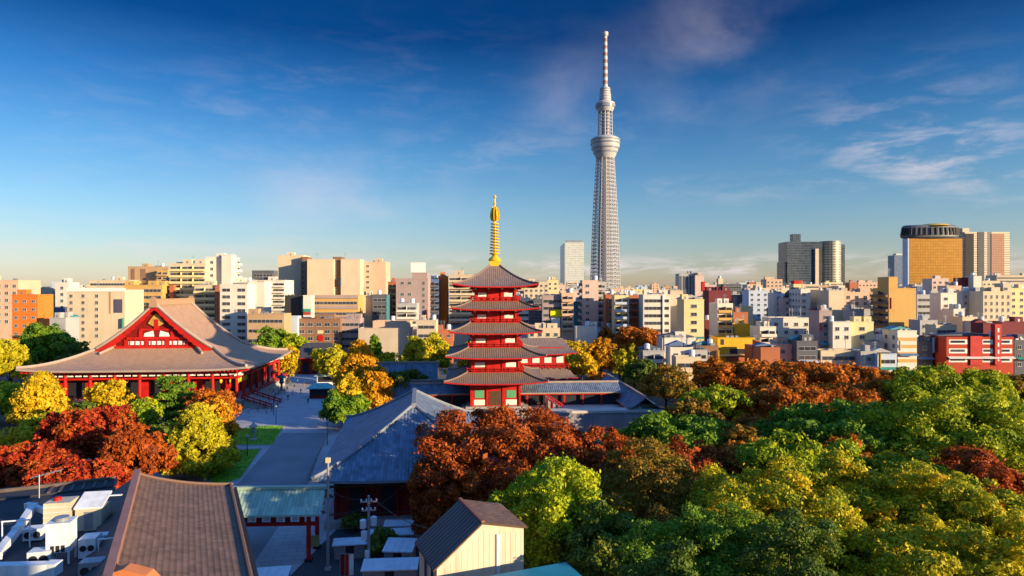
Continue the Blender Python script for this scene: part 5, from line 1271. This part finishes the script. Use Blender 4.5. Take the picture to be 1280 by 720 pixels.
    # ---- right of the pagoda
    r = B(641, 663, 372, 405, 345, 'white', 'band', 'white low block touching the right of the pagoda')
    B(655, 686, 352, 372, 440, 'cream', 'win', 'cream block right of the top pagoda roof')
    B(684, 698, 350, 366, 470, 'paleyellow', 'win', 'small pale yellow block left of the glass tower')
    B(661, 680, 374, 405, 318, 'darkgrey', 'band', 'dark low block between the pagoda and mauve flats', d=9)
    r = B(678, 703, 369, 415, 302, 'mauve', 'band', 'mauve office block with a yellow sign on its front')
    panel(r, 'yellow_sign', mat('yellow_sign', (.85, .72, .01, 1), .5, .03), 688, 703, 387, 396, .45); panel(r, 'white_sign', M_WHITE, 689, 700, 397, 408, .4)
    B(702, 717, 366, 410, 300, 'peach', 'balc', 'slim peach flats right of the mauve office', trim='peach')
    B(717, 728, 377, 400, 325, 'teal', 'band', 'narrow teal glazed block between peach flats and pale slab', d=8)
    B(728, 748, 350, 408, 315, 'pinkish', 'core', 'tall pale slab below the foot of the great tower', 'balc', d=12, trim='grey')
    B(747, 757, 352, 406, 318, 'grey', 'balc', 'dark balcony side of the tall pale slab', trim='grey', d=8)
    B(757, 769, 368, 402, 302, 'brick', 'win', 'orange brick flats left of the yellow and blue flats', d=8)
    r = B(768, 786, 369, 425, 290, 'paleyellow', 'balc', 'pale yellow flats between two orange brick blocks', trim='paleblue')
    B(785, 799, 369, 402, 300, 'brick', 'balc', 'orange brick flats right of the yellow and blue flats', trim='brick', d=8)
    r = B(804, 838, 368, 420, 285, 'white', 'band', 'white office with long window bands above the orange tree', d=10)
    panel(r, 'fin', M_WHITE, 828, 830, 369, 420, .5)
    B(660, 700, 410, 430, 275, 'cream', 'win', 'low cream block behind the gate hall', d=8)
    B(720, 746, 408, 430, 285, 'white', 'none', 'low plain white block behind the golden ginkgo', d=8)
    B(744, 768, 410, 430, 300, 'paleblue', 'win', 'low pale blue block right of the plain white one', d=8)
    B(838, 854, 363, 404, 296, 'beige', 'none', 'beige blank block with shaded side next to white office', d=14)
    r = B(855, 880, 374, 428, 262, 'paleyellow', 'win', 'pale yellow flats with grid of windows', d=11, spacing=4.2, wsz=(2.4, 1.5))
    r = B(849, 870, 342, 374, 500, 'grey', 'none', 'striped dark and white tower on the skyline')
    for i in range(5): panel(r, 'stripe', wm('darkgrey'), 850+4*i, 852+4*i, 345, 374, .25)
    r = B(869, 880, 344, 374, 496, 'pinkish', 'none', 'pale pink slab with a red sign beside the striped tower'); panel(r, 'red_sign', M_RED, 877.5, 881, 352, 364, .5)
    B(886, 914, 363, 392, 350, 'maroon', 'none', 'dark red windowless block behind the narrow white flats')
    B(904, 927, 355, 380, 520, 'darkgrey', 'band', 'dark grey office block on the skyline beside a cream turret'); B(898, 904, 348, 370, 525, 'cream', 'none', 'thin cream turret on the skyline', d=5)
    r = B(897, 916, 379, 424, 282, 'white', 'balc', 'narrow white flats with yellow balconies above the yellow shop', trim='ochre', d=12)
    B(917, 935, 390, 405, 305, 'brick', 'none', 'small orange red box building above the yellow cube', d=9)
    B(918, 939, 405, 424, 283, 'yellow', 'none', 'bright orange yellow cube house', d=9)
    r = B(897, 944, 422, 448, 262, 'yellow', 'none', 'long bright yellow shop above the orange trees', d=10, tops=1); 
    panel(r, 'window', M_GLASS, 912, 932, 436, 446, .1); panel(r, 'window', M_GLASS, 901, 905, 424, 431, .1); panel(r, 'red_fascia', wm('brick'), 908, 944, 446, 452, .35)
    B(940, 958, 432, 455, 250, 'brick', 'band', 'low red brown shop right of the long yellow one', d=8)
    B(936, 961, 363, 400, 420, 'paleblue', 'win', 'pale blue grey block right of the dark grey skyline office')
    B(944, 962, 360, 385, 440, 'cream', 'win', 'cream block standing behind the pale blue grey one')
    B(881, 897, 400, 430, 300, 'maroon', 'win', 'dim maroon block in the gap left of the white flats', d=8)
    B(946, 966, 408, 440, 270, 'white', 'band', 'low white shop block with dark window bands', d=8)
    B(828, 870, 422, 445, 238, 'white', 'none', 'low white windowless works building right of the dark tree', d=9)
    B(838, 866, 434, 455, 226, 'white', 'win', 'white two storey house before the white works', d=7, tops=1)
    B(866, 884, 437, 455, 224, 'grey', 'balc', 'small grey balconied house right of the white two storey house', d=7, tops=1)
    B(804, 830, 438, 462, 222, 'grey', 'balc', 'small grey flats beside the dark tree', trim='white', d=8)
    B(845, 876, 446, 462, 214, 'cream', 'band', 'low cream house with dark band above the orange trees', d=6, tops=1)
    B(876, 898, 432, 455, 232, 'brown', 'win', 'brown low house left of the long yellow shop', d=7)
    B(958, 978, 349, 380, 590, 'peach', 'win', 'peach tower on the skyline left of the dark civic tower')
    B(967, 979, 366, 400, 352, 'white', 'win', 'slim white flats with a black sloping neighbour')
    r = B(979, 1000, 372, 396, 345, 'pinkish', 'win', 'pinkish stepped flats with sloping dark roof edge'); a = r['dims']
    q = MB(); q.prism([(-a[0]/2, a[2]-.9), (a[0]/2, a[2]-.9), (a[0]/2, a[2]+5.5), (a[0]/2-1.5, a[2]+5.5)], 1, a[1]-1); q.build('sloping_roof', M_DARK, r)
    r = B(1001, 1013, 361, 396, 332, 'white', 'core', 'slim white tower with blue shaded side', 'win', d=14)
    r = B(992, 1006, 355, 366, 560, 'paleyellow', 'none', 'yellow block with a red crown before the dark civic tower', tops=0); w, d, h = r['dims']; add(r, 'red_crown', M_RED, -w/2+1, w/2-1, 1, d-1, h-.8, h+3)
    r = B(1036, 1055, 363, 400, 322, 'cream', 'none', 'tall blank cream slab with broad grey side wall', d=24, tops=1)
    r = B(1055, 1087, 365, 390, 342, 'peach', 'win', 'peach office block with regular square windows', spacing=3.3, wsz=(1.9, 1.9)); 
    B(1062, 1072, 353, 366, 600, 'brick', 'none', 'small red brown block on the skyline above the peach office'); B(1073, 1100, 353, 366, 610, 'peach', 'win', 'peach block on the skyline beside the red brown one')
    B(1064, 1088, 386, 402, 312, 'grey', 'none', 'low grey block below the peach office', d=8)
    r = B(964, 1014, 397, 430, 272, 'white', 'win', 'wide white four storey block above the orange trees', d=10, spacing=4, tops=3)
    B(950, 970, 408, 430, 262, 'white', 'balc', 'white balcony flats left of the wide white block', trim='white', d=7)
    B(1024, 1040, 388, 432, 256, 'mauve', 'win', 'grey mauve house left of the white and pale yellow houses', d=9)
    B(1041, 1064, 402, 432, 252, 'white', 'win', 'white house left of the pale yellow one', d=8, tops=1)
    B(1063, 1092, 402, 428, 254, 'paleyellow', 'win', 'pale yellow house left of the plain ochre tower', d=8, spacing=5, wsz=(2.2, 1.5))
    r = B(1111, 1145, 360, 408, 292, 'ochre', 'none', 'plain ochre tower with dark brown balcony side', 'balc', trim='brown', d=13, tops=0)
    B(1111, 1122, 346, 362, 293, 'ochre', 'none', 'ochre lift tower rising from the plain ochre tower', d=9, tops=1)
    B(1146, 1174, 368, 402, 325, 'grey', 'band', 'grey flats right of the plain ochre tower')
    r = B(1176, 1196, 366, 404, 302, 'white', 'core', 'white flats with a column of dark windows'); 
    B(1165, 1186, 348, 366, 440, 'pinkish', 'win', 'pinkish block below the gold office tower'); B(1184, 1202, 357, 390, 345, 'peach', 'win', 'peach block right of the white flats')
    r = B(1146, 1158, 358, 368, 470, 'blue', 'none', 'small deep blue rooftop block below the gold tower', tops=0)
    r = B(1203, 1228, 364, 402, 332, 'grey', 'win', 'grey office with rows of small square windows', spacing=2.6, wsz=(1.2, 1.4), d=10)
    r = B(1229, 1264, 364, 402, 322, 'cream', 'win', 'cream office with slit windows and corner turret', spacing=2.4, wsz=(1.0, 1.8)); 
    B(1254, 1264, 354, 366, 323, 'cream', 'core', 'corner turret of the cream office', d=6, tops=1)
    B(1202, 1217, 347, 358, 420, 'maroon', 'none', 'dark red sign block below the gold tower', tops=0); B(1217, 1227, 345, 362, 415, 'white', 'none', 'white lift house beside the dark red block')
    B(1228, 1250, 351, 362, 520, 'cream', 'win', 'cream block below the striped apartment tower'); B(1246, 1290, 344, 362, 640, 'beige', 'band', 'broad beige block on the skyline at the right edge')
    B(1262, 1292, 360, 395, 330, 'paleyellow', 'win', 'pale yellow flats cut by the right edge')
    r = B(1122, 1146, 413, 456, 246, 'white', 'none', 'white block with gold floor bands and shaded side', 'win', d=10, tops=1)
    for i in range(4): panel(r, 'floor_band', wm('ochre'), 1122.5, 1145.5, 422+9*i, 426+9*i, .12)
    r = B(1183, 1267, 421, 455, 246, 'red', 'none', 'long red and white building with ribbon windows above the camphor', d=10, tops=2)
    for i in range(3):
        for a, b_ in ((1186, 1209), (1227.5, 1241), (1250.5, 1265)): panel(r, 'white_panel', M_WHITE, a, b_, 424.4+11.2*i, 430.4+11.2*i, .05)
    for i in range(3):
        for a, b_ in ((1187, 1208), (1228, 1240), (1251, 1264)): panel(r, 'window_band', M_GLASS, a+1, b_-2, 425.6+11.2*i, 428.6+11.2*i, .09)
    panel(r, 'red_pier', M_RED, 1212, 1227, 420, 456, .5); panel(r, 'red_tower', M_RED, 1242, 1250, 405, 456, .8, 1.5)
    for i in range(5): panel(r, 'tower_light', M_WHITE, 1245, 1247, 410+9*i, 415+9*i, .86, -.6)
    B(1229, 1242, 404, 422, 258, 'maroon', 'none', 'maroon block behind the red and white building', d=7, tops=0)
    B(1146, 1166, 426, 456, 252, 'darkgrey', 'win', 'dark low house between the banded white and red buildings', d=8); B(1164, 1184, 428, 458, 258, 'brown', 'win', 'dark brown low house left of the red building', d=8)
    B(1268, 1292, 425, 458, 250, 'darkgrey', 'win', 'dark low house at the right edge beside the red building', d=8)
    B(1026, 1076, 438, 462, 236, 'cream', 'band', 'long low cream shed above the orange trees', d=7, tops=1)
    B(1076, 1096, 439, 462, 232, 'grey', 'win', 'low grey house beside the long cream shed', d=7, tops=1)
    B(1097, 1121, 442, 462, 230, 'paleblue', 'band', 'low blue grey shed left of the banded white block', d=7, tops=1)
    B(951, 975, 434, 462, 228, 'brick', 'none', 'low brick red house above the orange trees', d=7, tops=1); B(972, 998, 430, 460, 240, 'peach', 'win', 'low peach house right of the low brick red one', d=7)
    r = B(996, 1022, 426, 456, 236, 'darkgrey', 'band', 'low dark framed house beside the long cream shed', d=7)
    B(1080, 1105, 427, 445, 252, 'pinkish', 'win', 'low pinkish house below the pale yellow house', d=7); B(1104, 1122, 418, 440, 262, 'paleblue', 'win', 'low pale blue house beneath the plain ochre tower', d=7)
    B(1150, 1172, 400, 425, 280, 'grey', 'win', 'small grey house below the grey flats', d=8); B(1170, 1196, 406, 426, 268, 'cream', 'band', 'cream two storey house above the red building', d=7)
    B(1192, 1206, 386, 410, 292, 'white', 'core', 'slim white house below the white flats with dark windows', d=8); B(1203, 1222, 396, 420, 284, 'cream', 'win', 'cream house in front of the grey office', d=8)
    B(1222, 1240, 402, 420, 276, 'grey', 'win', 'grey low house behind the red building', d=8); B(1252, 1285, 402, 424, 280, 'maroon', 'none', 'maroon roofed low block at the right edge', d=8)
    # ---- towers
    def tower(x0, x1, yt, Y, m, label, d=30, name='office_tower'):
        w = (x1-x0)/F*Y; h = H-(yt-HY)/F*Y; r = empty(name, (((x0+x1)/2-CX)/F*Y, Y, 0), 0, label, 'tower'); REG.append((label, (x0+x1)/2, Y))
        b = MB(); b.box(-w/2, w/2, 0, d, 0, h); b.build('glazed_wall', m, r); r['dims'] = (w, d, h); return r
    MG = curtain_mat('pale_curtain', (.42, .47, .44, 1), (.62, .60, .52, 1), 3.0, 3.9, .35, 0, .16, .12)
    r = tower(706, 730, 303, 1150, MG, 'pale glass tower with blue shaded side next to the great tower', 110); w, d, h = r['dims']
    add(r, 'roof_plant', M_METAL, -w/2+3, w/2-3, 3, 20, h, h+4); add(r, 'edge_fin', wm('grey'), -w/2-.5, -w/2+1.2, -.6, -.02, 0, h+2)
    MD = curtain_mat('dark_curtain', (.045, .065, .085, 1), (.10, .11, .13, 1), 3.2, 4.0, .15, 0, .14, .3)
    r = tower(984, 1028, 302, 1020, MD, 'dark glass civic tower with a slim rooftop chimney', 34); w, d, h = r['dims']
    add(r, 'chimney', MD, -w/2+12, -w/2+24, 6, 18, h, H+70/F*1020); a, b_, c, e = px_local(r, 1015, 1024, 311, 362); add(r, 'cream_fin', wm('cream'), a+4, b_-2, -3, -.02, 0, e); add(r, 'low_wing', MD, -w/2-4, -w/2-.02, 2, 30, 0, h-32)
    rc = MB(); R0 = 13/F*1020; rc.lathe([(R0, 0), (R0, h+1)], 28, (w/2+R0*1.05, 12)); rc.build('round_wing', curtain_mat('round_curtain', (.42, .38, .26, 1), (.10, .10, .10, 1), 9, 4.0, .4, 0, .2, .15), r, smooth=True)
    add(r, 'right_wing', MD, w/2+R0*1.6, w/2+R0*2.35, 6, 30, 0, h-4)
    MGo = curtain_mat('gold_curtain', (.36, .17, .012, 1), (.20, .09, .01, 1), 3.4, 3.6, .3, .35, .10, .10)
    r = tower(1136, 1203, 298, 860, MGo, 'gold glass office tower with grey ribbed crown', 12); w, d, h = r['dims']
    add(r, 'side_edge', wm('paleblue'), -w/2-1.5, -w/2-.01, -.3, 11.5, 0, h)
    b = MB(); b.lathe([(36.5, h+1), (38.5, h+3), (38.5, h+6), (36.5, h+16), (34, h+18)], 40, (-2, 0)); cr = b.mesh('crown_ring', M_METAL, True)
    for v in cr.vertices: v.co.y = v.co.y*.4+10
    cr.materials.clear(); cr.materials.append(mat('crown_grey', (.12, .13, .14, 1), .5, .1)); link('crown_ring', cr, r)
    for k in range(17):
        t = math.pi+math.pi*(k+.5)/17; b = MB(); x_, y_ = 38.0*math.cos(t)-2, 38.0*.4*math.sin(t)+10; b.beam((x_, y_-.8, h+4.5), (x_*.97, (y_-10)*.955+10-.8, h+14.5), 2.4, 2.0); b.build('crown_slot', M_DARK, r)
    b = MB(); b.lathe([(20, h+17), (17, h+19), (9, h+20.2), (2, h+20.4)], 24, (3, 10)); dm = b.build('dome_cap', M_GOLD, r, smooth=True)
    MS = curtain_mat('striped_curtain', (.55, .44, .28, 1), (.07, .07, .09, 1), 40, 3.4, .5, 0, .17, .1)
    r = tower(1206, 1262, 290, 960, MS, 'tall striped apartment tower right of the gold tower', 30, 'apartment_tower'); w, d, h = r['dims']
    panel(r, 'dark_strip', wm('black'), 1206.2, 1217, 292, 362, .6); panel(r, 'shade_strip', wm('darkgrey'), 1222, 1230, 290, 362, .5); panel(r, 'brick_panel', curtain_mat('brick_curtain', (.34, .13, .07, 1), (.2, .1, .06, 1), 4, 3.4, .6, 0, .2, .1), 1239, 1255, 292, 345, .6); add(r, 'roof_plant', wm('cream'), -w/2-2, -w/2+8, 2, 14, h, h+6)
    r = tower(1118, 1133, 319, 1500, curtain_mat('far_blue', (.09, .13, .20, 1), (.14, .18, .24, 1), 3.5, 4, .3, 0, .15, .2), 'distant blue tower left of the gold tower', 26); w, d, h = r['dims']; add(r, 'roof_plant', M_METAL, -w/2+5, w/2-5, 2, 14, h, h+4)
city()
def shade_block():  # unseen block, added and trimmed so its shadow covers the plant deck
    r = bld(0, 10, 300, 300, 16, 'beige', 'none', 'tall beige apartment block standing unseen to the right of the viewpoint, added to shade the plant deck', roof=False)
    for c in list(r.children): bpy.data.objects.remove(c)
    r.location = (44.6, -17, 0); w, d, h = 12.2, 14, 40
    b = MB(); b.box(-w/2, w/2, 0, d, 0, h); b.build('wall', wm('beige'), r)
    for i in range(15):
        for rz_, off, ww in ((R(180), (0, d, 0), w), (R(-90), (-w/2, d/2, 0), d)):
            Mx = Matrix.Rotation(rz_, 4, 'Z'); Mx.translation = Vector(off); z = h-2.5-3.3*i
            o = link('window_band', band_mesh(ww-.8, 2.1, 2.7), r); o.matrix_local = Mx @ Matrix.Translation((0, 0, z))
            o = link('balcony', balc_mesh(ww-.3, 'cream'), r); o.matrix_local = Mx @ Matrix.Translation((0, 0, z-1.15))
shade_block()

def filler():
    rng = random.Random(77)
    cols = ['cream', 'white', 'grey', 'beige', 'pinkish', 'tan', 'paleblue', 'paleyellow', 'peach', 'mauve', 'darkgrey', 'brick']
    word = {'paleblue': 'pale blue', 'paleyellow': 'pale yellow', 'darkgrey': 'dark grey', 'brick': 'brick red'}
    named = [(l, p) for l, p, Y in REG]; used = {}
    def near(px, k=0):
        s = sorted(named, key=lambda t: abs(t[1]-px)); a = s[k][0]
        cut = a.split(' with ')[0].split(' right of ')[0].split(' left of ')[0].split(' behind ')[0].split(' beside ')[0].split(' above ')[0].split(' below ')[0].split(' between ')[0].split(' on the ')[0].split(' carrying ')[0].split(' half ')[0].split(' in the ')[0].split(' next ')[0]
        for wd in (' touching ', ' stuck ', ' under ', ' standing ', ' rising ', ' cut by ', ' seen ', ' next '): cut = cut.split(wd)[0]
        return ' '.join(cut.split()[:6])
    spots = []
    for Y, y0, y1, w0, w1, xs in ((370, 380, 404, 16, 30, range(640, 1290, 26)), (480, 362, 380, 14, 28, range(630, 1290, 22)), (640, 355, 366, 10, 22, range(620, 1290, 17)), (900, 352, 361, 8, 18, range(630, 1290, 15)),
                                  (560, 352, 366, 14, 26, range(-20, 340, 27)), (700, 350, 360, 12, 22, range(480, 640, 24)), (360, 395, 412, 16, 26, range(430, 640, 24)), (310, 400, 415, 14, 22, range(0, 120, 24))):
        for x in xs: spots.append((x+rng.uniform(-6, 6), rng.uniform(y0, y1), rng.uniform(w0, w1), Y*rng.uniform(.94, 1.06)))
    for x, yt, w, Y in spots:
        c = rng.choice(cols[:8] if rng.random() < .7 else cols); st = rng.choice(['band', 'win', 'win', 'none', 'balc']) if Y < 520 else rng.choice(['band', 'win', 'none'])
        place = 'far block seen beside' if Y > 560 else ('block seen behind' if Y > 420 else 'low block seen near')
        look = {'band': 'banded', 'win': 'many windowed', 'none': 'plain', 'balc': 'balconied'}[st]; size = 'slim' if w < 14 else 'broad' if w > 22 else 'mid sized'
        for k in range(8):
            lab = f'{size} {look} {word.get(c, c)} {place} the {near(x, k)}'
            if lab not in used: break
        used[lab] = 1
        bld(x-w/2, x+w/2, yt, min(yt+26, 425), Y, c, st, lab, d=min(14, w/F*Y), tops=rng.choice([2, 2, 3, 3]), trim=c, group='blocks filling the skyline', spacing=3.6)
filler()
def far_city():
    g_ = np.random.default_rng(9); b = MB()
    for k in range(900):
        Y = g_.uniform(1300, 5200); x = g_.uniform(-.95, .95)*Y; w = g_.uniform(14, 50); h = min(g_.uniform(9, 30)+(g_.random() > .93)*g_.uniform(5, 45), 70); b.box(x-w/2, x+w/2, Y, Y+w, 0, h, int(g_.integers(0, 4)))
    tag(b.build('far_city', [wm('grey'), wm('cream'), wm('paleblue'), wm('darkgrey')]), 'far city blocks merging into one band along the horizon', 'far city', kind='stuff')
far_city()

# ------------------------------------------------------------------ great lattice tower
def great_tower():
    Y = 1500.0; cx = (756.5-CX)/F*Y; k = Y/F
    M_ST = mat('tower_steel', (.40, .40, .41, 1), .5, .04, .05); M_CO = mat('tower_core', (.27, .27, .28, 1), .6, .06, .05); M_GL = mat('tower_glass', (.20, .23, .27, 1), .2, .1, .1); M_RB = mat('mast_red', (.25, .15, .13, 1), .6, .05)
    root = empty('broadcast_tower', (cx, Y, 0), R(10), 'immensely tall pale lattice broadcasting tower with two round decks', 'tower')
    z = lambda py: H-(py-HY)/F*Y
    prof = [(375, 20.0), (355, 18.6), (300, 16.6), (273, 15.5), (224, 12.6), (198, 11.2)]
    def rad(py):
        for (a, ra), (b_, rb) in zip(prof[:-1], prof[1:]):
            if a >= py >= b_: return (ra+(rb-ra)*(a-py)/(a-b_))*k
        return prof[0][1]*k if py > 375 else prof[-1][1]*k
    b = MB(); b.lathe([(rad(p)*.52, z(p)) for p in (380, 355, 300, 273, 224, 198)], 24); b.build('core_shaft', M_CO, root, smooth=True)
    n = 14; lv = list(np.linspace(378, 198, 39)); b = MB()
    P = lambda j, py: (rad(py)*math.cos(2*math.pi*j/n), rad(py)*math.sin(2*math.pi*j/n), z(py))
    for j in range(n): b.tube([P(j, p) for p in lv[::2]+[198]], .8, 6)
    for p in lv: b.tube([P(j, p) for j in range(n)]+[P(0, p)], .85, 5, cap=False)
    for i in range(len(lv)-1):
        for j in range(n):
            b.tube([P(j, lv[i]), P((j+1) % n, lv[i+1])], .42, 5, cap=False); b.tube([P((j+1) % n, lv[i]), P(j, lv[i+1])], .42, 5, cap=False)
    b.build('lattice', M_ST, root)
    def ring(name, rows, m, N=36): q = MB(); q.lathe([(w/2*k, z(p)) for p, w in rows], N); return q.build(name, m, root, smooth=True)
    ring('lower_deck', [(198, 22.4), (194, 27), (188, 32), (183, 35.4), (178, 36), (174, 35), (172, 29), (171, 20)], M_ST)
    for a, w in ((191, 29.4), (186, 33.9), (180, 36.2), (176, 36.1)): ring('deck_window', [(a+.9, w), (a+.9, w+.7), (a-.9, w+1.2), (a-.9, w)], M_GL)
    ring('upper_shaft', [(172, 13), (150, 12.5), (126, 11.5)], M_CO, 20)
    q = MB()
    for j in range(10):
        t = 2*math.pi*j/10; q.tube([(9.3*k*math.cos(t), 9.3*k*math.sin(t), z(172)), (8.3*k*math.cos(t), 8.3*k*math.sin(t), z(138))], 1.1, 6)
    for p in np.linspace(170, 140, 8): q.tube([(9*k*math.cos(2*math.pi*j/20), 9*k*math.sin(2*math.pi*j/20), z(p)) for j in range(21)], .6, 5, cap=False)
    q.build('upper_lattice', M_ST, root)
    ring('upper_deck', [(140, 17), (137, 21), (133, 24.2), (129, 23.6), (127, 16)], M_ST); ring('deck_window', [(135, 24), (135, 24.8), (131, 25), (131, 23.8)], M_GL)
    ring('antenna_base', [(128, 14.5), (118, 14), (117, 13), (110, 11.5), (109, 6)], M_ST, 20)
    for i in range(5): ring('antenna_band', [(125-3.2*i, 14.9-.5*i), (125-3.2*i, 15.2-.5*i), (124-3.2*i, 15.2-.5*i), (124-3.2*i, 14.8-.5*i)], M_CO, 20)
    ys = np.linspace(110, 44, 16)
    for i in range(15): ring('mast_section', [(ys[i], 6.4-.10*i), (ys[i+1], 6.4-.10*(i+1))], M_RB if i % 2 else M_ST, 14)
    ring('mast_head', [(45, 6.4), (44, 7.6), (40.5, 7.6), (40, 5)], M_ST, 14)
great_tower()

# ------------------------------------------------------------------ people on the plaza
def person_mesh(top, bottom, pose, hair=(0.015, 0.012, 0.01, 1)):
    me = bpy.data.meshes.new('person_skin'); s = .16+.14*pose
    V = [(0, 0, .95), (0, 0, 1.15), (0, 0, 1.38), (0, 0, 1.48), (0, -.02, 1.58), (0, -.01, 1.70),
         (-.10, 0, .90), (-.11, -s*.5, .50), (-.11, -s*.3+.02, .07), (-.11, -s*.3-.14, .03), (.10, 0, .90), (.11, s*.6, .50), (.11, s*1.1, .08), (.11, s*1.1-.13, .03),
         (-.19, 0, 1.38), (-.24, s*.4, 1.12), (-.23, s*.2-.08, .86), (.19, 0, 1.38), (.24, -s*.5, 1.12), (.23, -s*.8-.05, .88)]
    E = [(0, 1), (1, 2), (2, 3), (3, 4), (4, 5), (0, 6), (6, 7), (7, 8), (8, 9), (0, 10), (10, 11), (11, 12), (12, 13), (2, 14), (14, 15), (15, 16), (2, 17), (17, 18), (18, 19)]
    rad = [.15, .14, .17, .065, .10, .085, .10, .07, .05, .045, .10, .07, .05, .045, .07, .05, .04, .07, .05, .04]
    me.from_pydata(V, E, []); o = bpy.data.objects.new('tmp', me); C.objects.link(o); o.modifiers.new('s', 'SKIN')
    for i, r in enumerate(rad): me.skin_vertices[0].data[i].radius = (r, r*.82); me.skin_vertices[0].data[i].use_root = i == 0
    q = o.modifiers.new('u', 'SUBSURF'); q.levels = 1; q.render_levels = 1
    dg = bpy.context.evaluated_depsgraph_get(); dg.update(); out = bpy.data.meshes.new_from_object(o.evaluated_get(dg)); bpy.data.objects.remove(o)
    out.name = 'person'; out.materials.clear()
    for m_ in (top, bottom, mat('skin', (.42, .25, .17, 1), .6, .05), mat('hair', hair, .6, .1), mat('shoe', (.03, .03, .03, 1), .6, .1)): out.materials.append(m_)
    for p in out.polygons:
        c = p.center; p.use_smooth = True
        p.material_index = 4 if c.z < .1 else 1 if c.z < .93 and abs(c.x) < .19 else 2 if (c.z < .9 and abs(c.x) > .19) or (1.46 < c.z < 1.66 and c.y < .03) else 3 if c.z > 1.5 else 0
    return out
def people():
    rng = random.Random(4)
    tops = {'black coat': (.02, .02, .024), 'navy jacket': (.02, .035, .09), 'white shirt': (.6, .58, .55), 'beige coat': (.36, .27, .17), 'red jacket': (.42, .04, .03), 'grey coat': (.18, .18, .19), 'green parka': (.06, .10, .04), 'pink coat': (.5, .22, .24), 'brown jacket': (.12, .07, .04), 'blue sweater': (.08, .15, .35)}
    bots = {'dark trousers': (.025, .025, .03), 'blue jeans': (.06, .09, .17), 'beige trousers': (.3, .23, .15)}
    combos = [(t, b) for t in tops for b in bots]; rng.shuffle(combos)
    # spots on the plaza, as the photograph's ground points
    spots = [(338, 505), (344, 497), (348, 488), (352, 481), (358, 478), (363, 482), (368, 487), (372, 480), (356, 492), (340, 514), (347, 509), (376, 492), (330, 511), (322, 515), (310, 517), (300, 519), (366, 474), (361, 471), (380, 484), (354, 473), (385, 505), (352, 503), (346, 484), (349, 476), (359, 489), (370, 470), (333, 517), (360, 500), (342, 491), (366, 494)]
    ref = ['beside the hall stairs', 'by the hall corner', 'near the teal roofed stall', 'at the far end of the plaza', 'in the middle of the plaza']
    for i, (px, py) in enumerate(spots):
        t, b_ = combos[i % len(combos)]; p = atz(px, py, .012)
        place = ref[0] if px < 345 and py > 500 else ref[1] if px < 352 else ref[2] if px > 371 else ref[3] if py < 482 else ref[4]
        verb = 'walking' if i % 2 else 'standing'
        if i >= len(combos): place = 'alone '+place
        me = person_mesh(mat('top_'+t.replace(' ', '_'), tops[t]+(1,), .8, .1, 3), mat('bottom_'+b_.replace(' ', '_'), bots[b_]+(1,), .8, .1, 3), 1 if i % 2 else 0)
        o = link('person', me, None, p, rng.uniform(0, 6.28)); tag(o, f'visitor in {t} and {b_} {verb} {place}', 'person', 'visitors on the plaza')
people()
